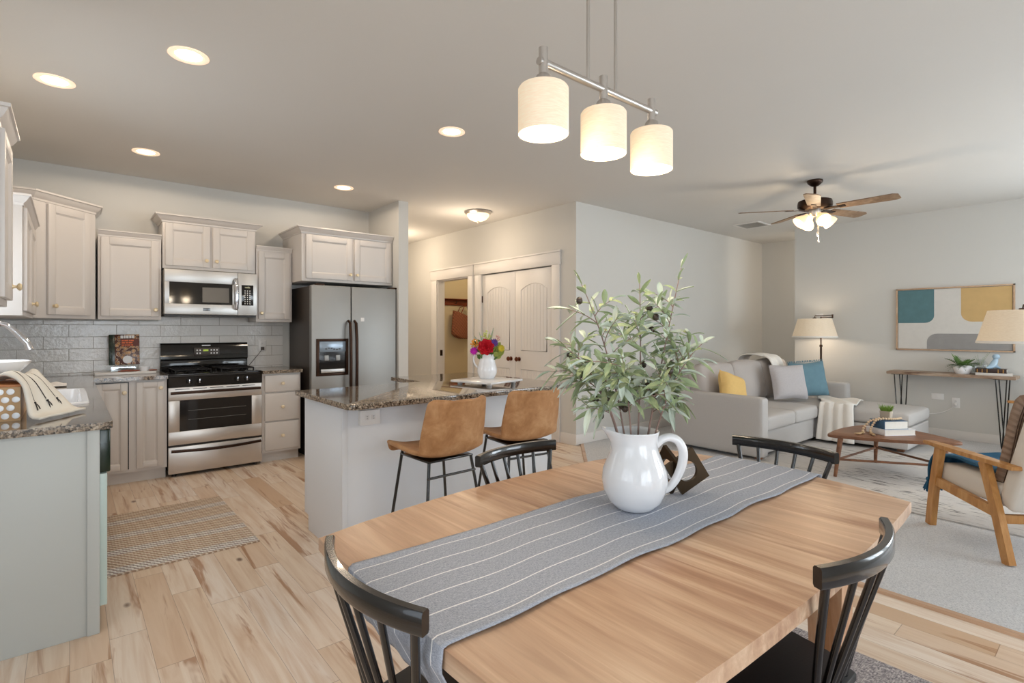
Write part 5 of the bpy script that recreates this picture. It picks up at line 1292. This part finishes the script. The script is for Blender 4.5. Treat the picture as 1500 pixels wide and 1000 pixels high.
# console + decor
t = thing('console_table', 'narrow live-edge console table on black hairpin legs', 'table', (7.81, 1.395, CZ))
zt = .80 - CZ; b = MB(); n = 24
pts = [(-.155 + .008 * sin(k * 1.3) + .005 * sin(k * 3.1), -.575 + 1.15 * k / n) for k in range(n + 1)] + [(.155, .575 - 1.15 * k / n) for k in range(0, n + 1, 6)]
b.prism(pts[::-1], zt - .034, zt, bv=.005); b.build('tabletop', M['liveedge'], t, ang=30)
for x in (-.11, .11):
    for y in (-.46, .46):
        b = MB(); b.tube([(x - .045, y - .045, zt - .034), (x - .01, y - .006, .03), (x, y, .004), (x + .01, y + .006, .03), (x + .03, y + .055, zt - .034)], .0062, 8); b.box(x - .055, y - .055, zt - .038, x + .04, y + .065, zt - .0335); b.build('hairpin_leg', M['blackmetal'], t)
KZ = .8005
t = thing('fern_pot', 'green fern in a ribbed white pot on the console table', 'potted plant', (7.78, 1.275, KZ))
MB().lathe([(0, 0), (.062, 0), (.075, .02), (.086, .06), (.090, .098), (.086, .10), (.08, .085), (0, .085)], seg=36).build('pot', M['white'], t)
b = MB()
for k in range(26):
    a = k * 2.4; ln = random.uniform(.13, .23); el = random.uniform(.25, 1.2); P = Vector((.03 * cos(a), .03 * sin(a), .085)); d = Vector((cos(a) * cos(el), sin(a) * cos(el), sin(el)))
    spine = [P + d * ln * q - Vector((0, 0, .10 * (q ** 2) * (1.2 - el * .6))) for q in [j / 8 for j in range(9)]]
    for j in range(1, 9):
        sd = d.cross(Vector((0, 0, 1))).normalized(); w_ = .040 * sin(pi * (.15 + .8 * j / 8))
        for s in (-1, 1):
            A = spine[j]; B = A + sd * s * w_ + d * .018; b._face([b.b.verts.new(q) for q in (A - d * .007, B, A + d * .010)])
o = b.build('fronds', M['fernleaf'], t, False); o['kind'] = 'stuff'
book('thin pale book under the dark one on the console', (7.79, 1.01, KZ), radians(6), .19, .30, .028, plain('pale_cover', (214, 208, 202), .5))
dbk = book('dark leather book with gilt spine bands on the console', (7.785, 1.03, KZ + .0285), radians(4), .17, .255, .044, plain('dark_leather_cover', (50, 30, 24), .45))
b = MB()
for yb in (-.10, -.06, .03, .07, .11): b.box(-.0885, yb - .004, .002, -.0868, yb + .004, .042)
b.build('gilt_band', plain('old_gilt', (178, 136, 74), .35, .6), dbk)
t = thing('blue_ornament', 'pale blue ceramic bird ornament standing on the dark console book', 'ornament', (7.765, 1.01, KZ + .0733), radians(-40))
bl = plain('pale_blue_glaze', (166, 190, 208), .25, var=.12, vs=30)
b = MB(); b.tube([(-.075, 0, .008), (-.03, 0, .022), (.0, 0, .045), (.02, 0, .085), (.028, 0, .105)], [.008, .026, .034, .026, .02], 14); b.tube([(.0, .0, .04), (.05, .0, .015), (.075, 0, .006)], [.028, .014, .006], 10); b.build('body', bl, t)
MB().ball((.030, 0, .132), .034, (1.05, .95, .9)).build('head', bl, t); MB().tube([(.058, 0, .135), (.082, 0, .128)], [.007, .001], 8).build('beak', M['blackplastic'], t)
t = thing('glass_orb', 'clear glass bubble vase with a pale sprig beside the blue bird', 'vase', (7.90, 1.14, KZ))
MB().lathe([(0, .001), (.03, .001), (.055, .02), (.075, .06), (.078, .085), (.07, .12), (.045, .148), (.032, .155), (.038, .165)], seg=32).build('vase', M['acrylic'], t)
b = MB()
for k in range(5): b.tube(bez((0, 0, .02), (.01 * cos(k), .01 * sin(k), .12), (.05 * cos(k * 1.3), .07 * sin(k * 1.3) - .02, .19 + .015 * k), 8), .0016, 5)
b.build('sprig', M['oliveleaf'], t)
# painting
t = thing('painting', 'abstract painting of teal, mustard and grey shapes in a thin oak frame', 'painting', (7.998, 1.405, 1.43), -pi / 2)
w2, h2 = .545, .38; b = MB()
for q in ((-w2, -h2, w2, -h2 + .016), (-w2, h2 - .016, w2, h2), (-w2, -h2, -w2 + .016, h2), (w2 - .016, -h2, w2, h2)): b.box(q[0], -.032, q[1], q[2], 0, q[3], bv=.001)
b.build('frame', M['artframe'], t)
cv = plain('raw_canvas', (214, 210, 204), .95, var=.05, vs=26, bs=300, bstr=.2); MB().box(-w2 + .02, -.020, -h2 + .02, w2 - .02, -.002, h2 - .02).build('canvas', cv, t)
def blob(nm, poly, mat):
    b = MB(); b.prism(poly, 0, .0012); b.xf(Matrix.Translation((0, -.0201, 0)) @ Matrix.Rotation(pi / 2, 4, 'X')); b.build(nm, mat, t, False)
def rc(x0, z0, x1, z1, tl, tr, br, bl_):
    out = []
    for (cx, cz, r_, a0) in ((x1 - tr, z1 - tr, tr, 0), (x0 + tl, z1 - tl, tl, pi / 2), (x0 + bl_, z0 + bl_, bl_, pi), (x1 - br, z0 + br, br, 1.5 * pi)):
        for k in range(7): a = a0 + pi / 2 * k / 6; out.append((cx + r_ * cos(a), cz + r_ * sin(a)))
    return out
a_, c_ = -w2 + .021, w2 - .021
blob('teal_shape', rc(a_, -.045, -.165, h2 - .021, .001, .001, .09, .001), plain('teal_paint', (92, 126, 132), .9, var=.14, vs=14))
blob('mustard_shape', rc(.085, -.035, c_, h2 - .021, .001, .001, .001, .10), plain('mustard_paint', (206, 172, 118), .9, var=.08, vs=14))
blob('grey_shape', rc(-.235, -h2 + .021, c_, -.175, .10, .02, .001, .001), plain('grey_paint', (152, 149, 147), .9, var=.10, vs=14))

for x, y in ((7.715, 2.725), (5.60, .50)):
    p = Vector((x, y, CZ + 1.335)) - RT * .085 - FW * 0
    lamp('floor_lamp_glow', (p.x, p.y, p.z - .08), 3.0, (1, .84, .66), .05)
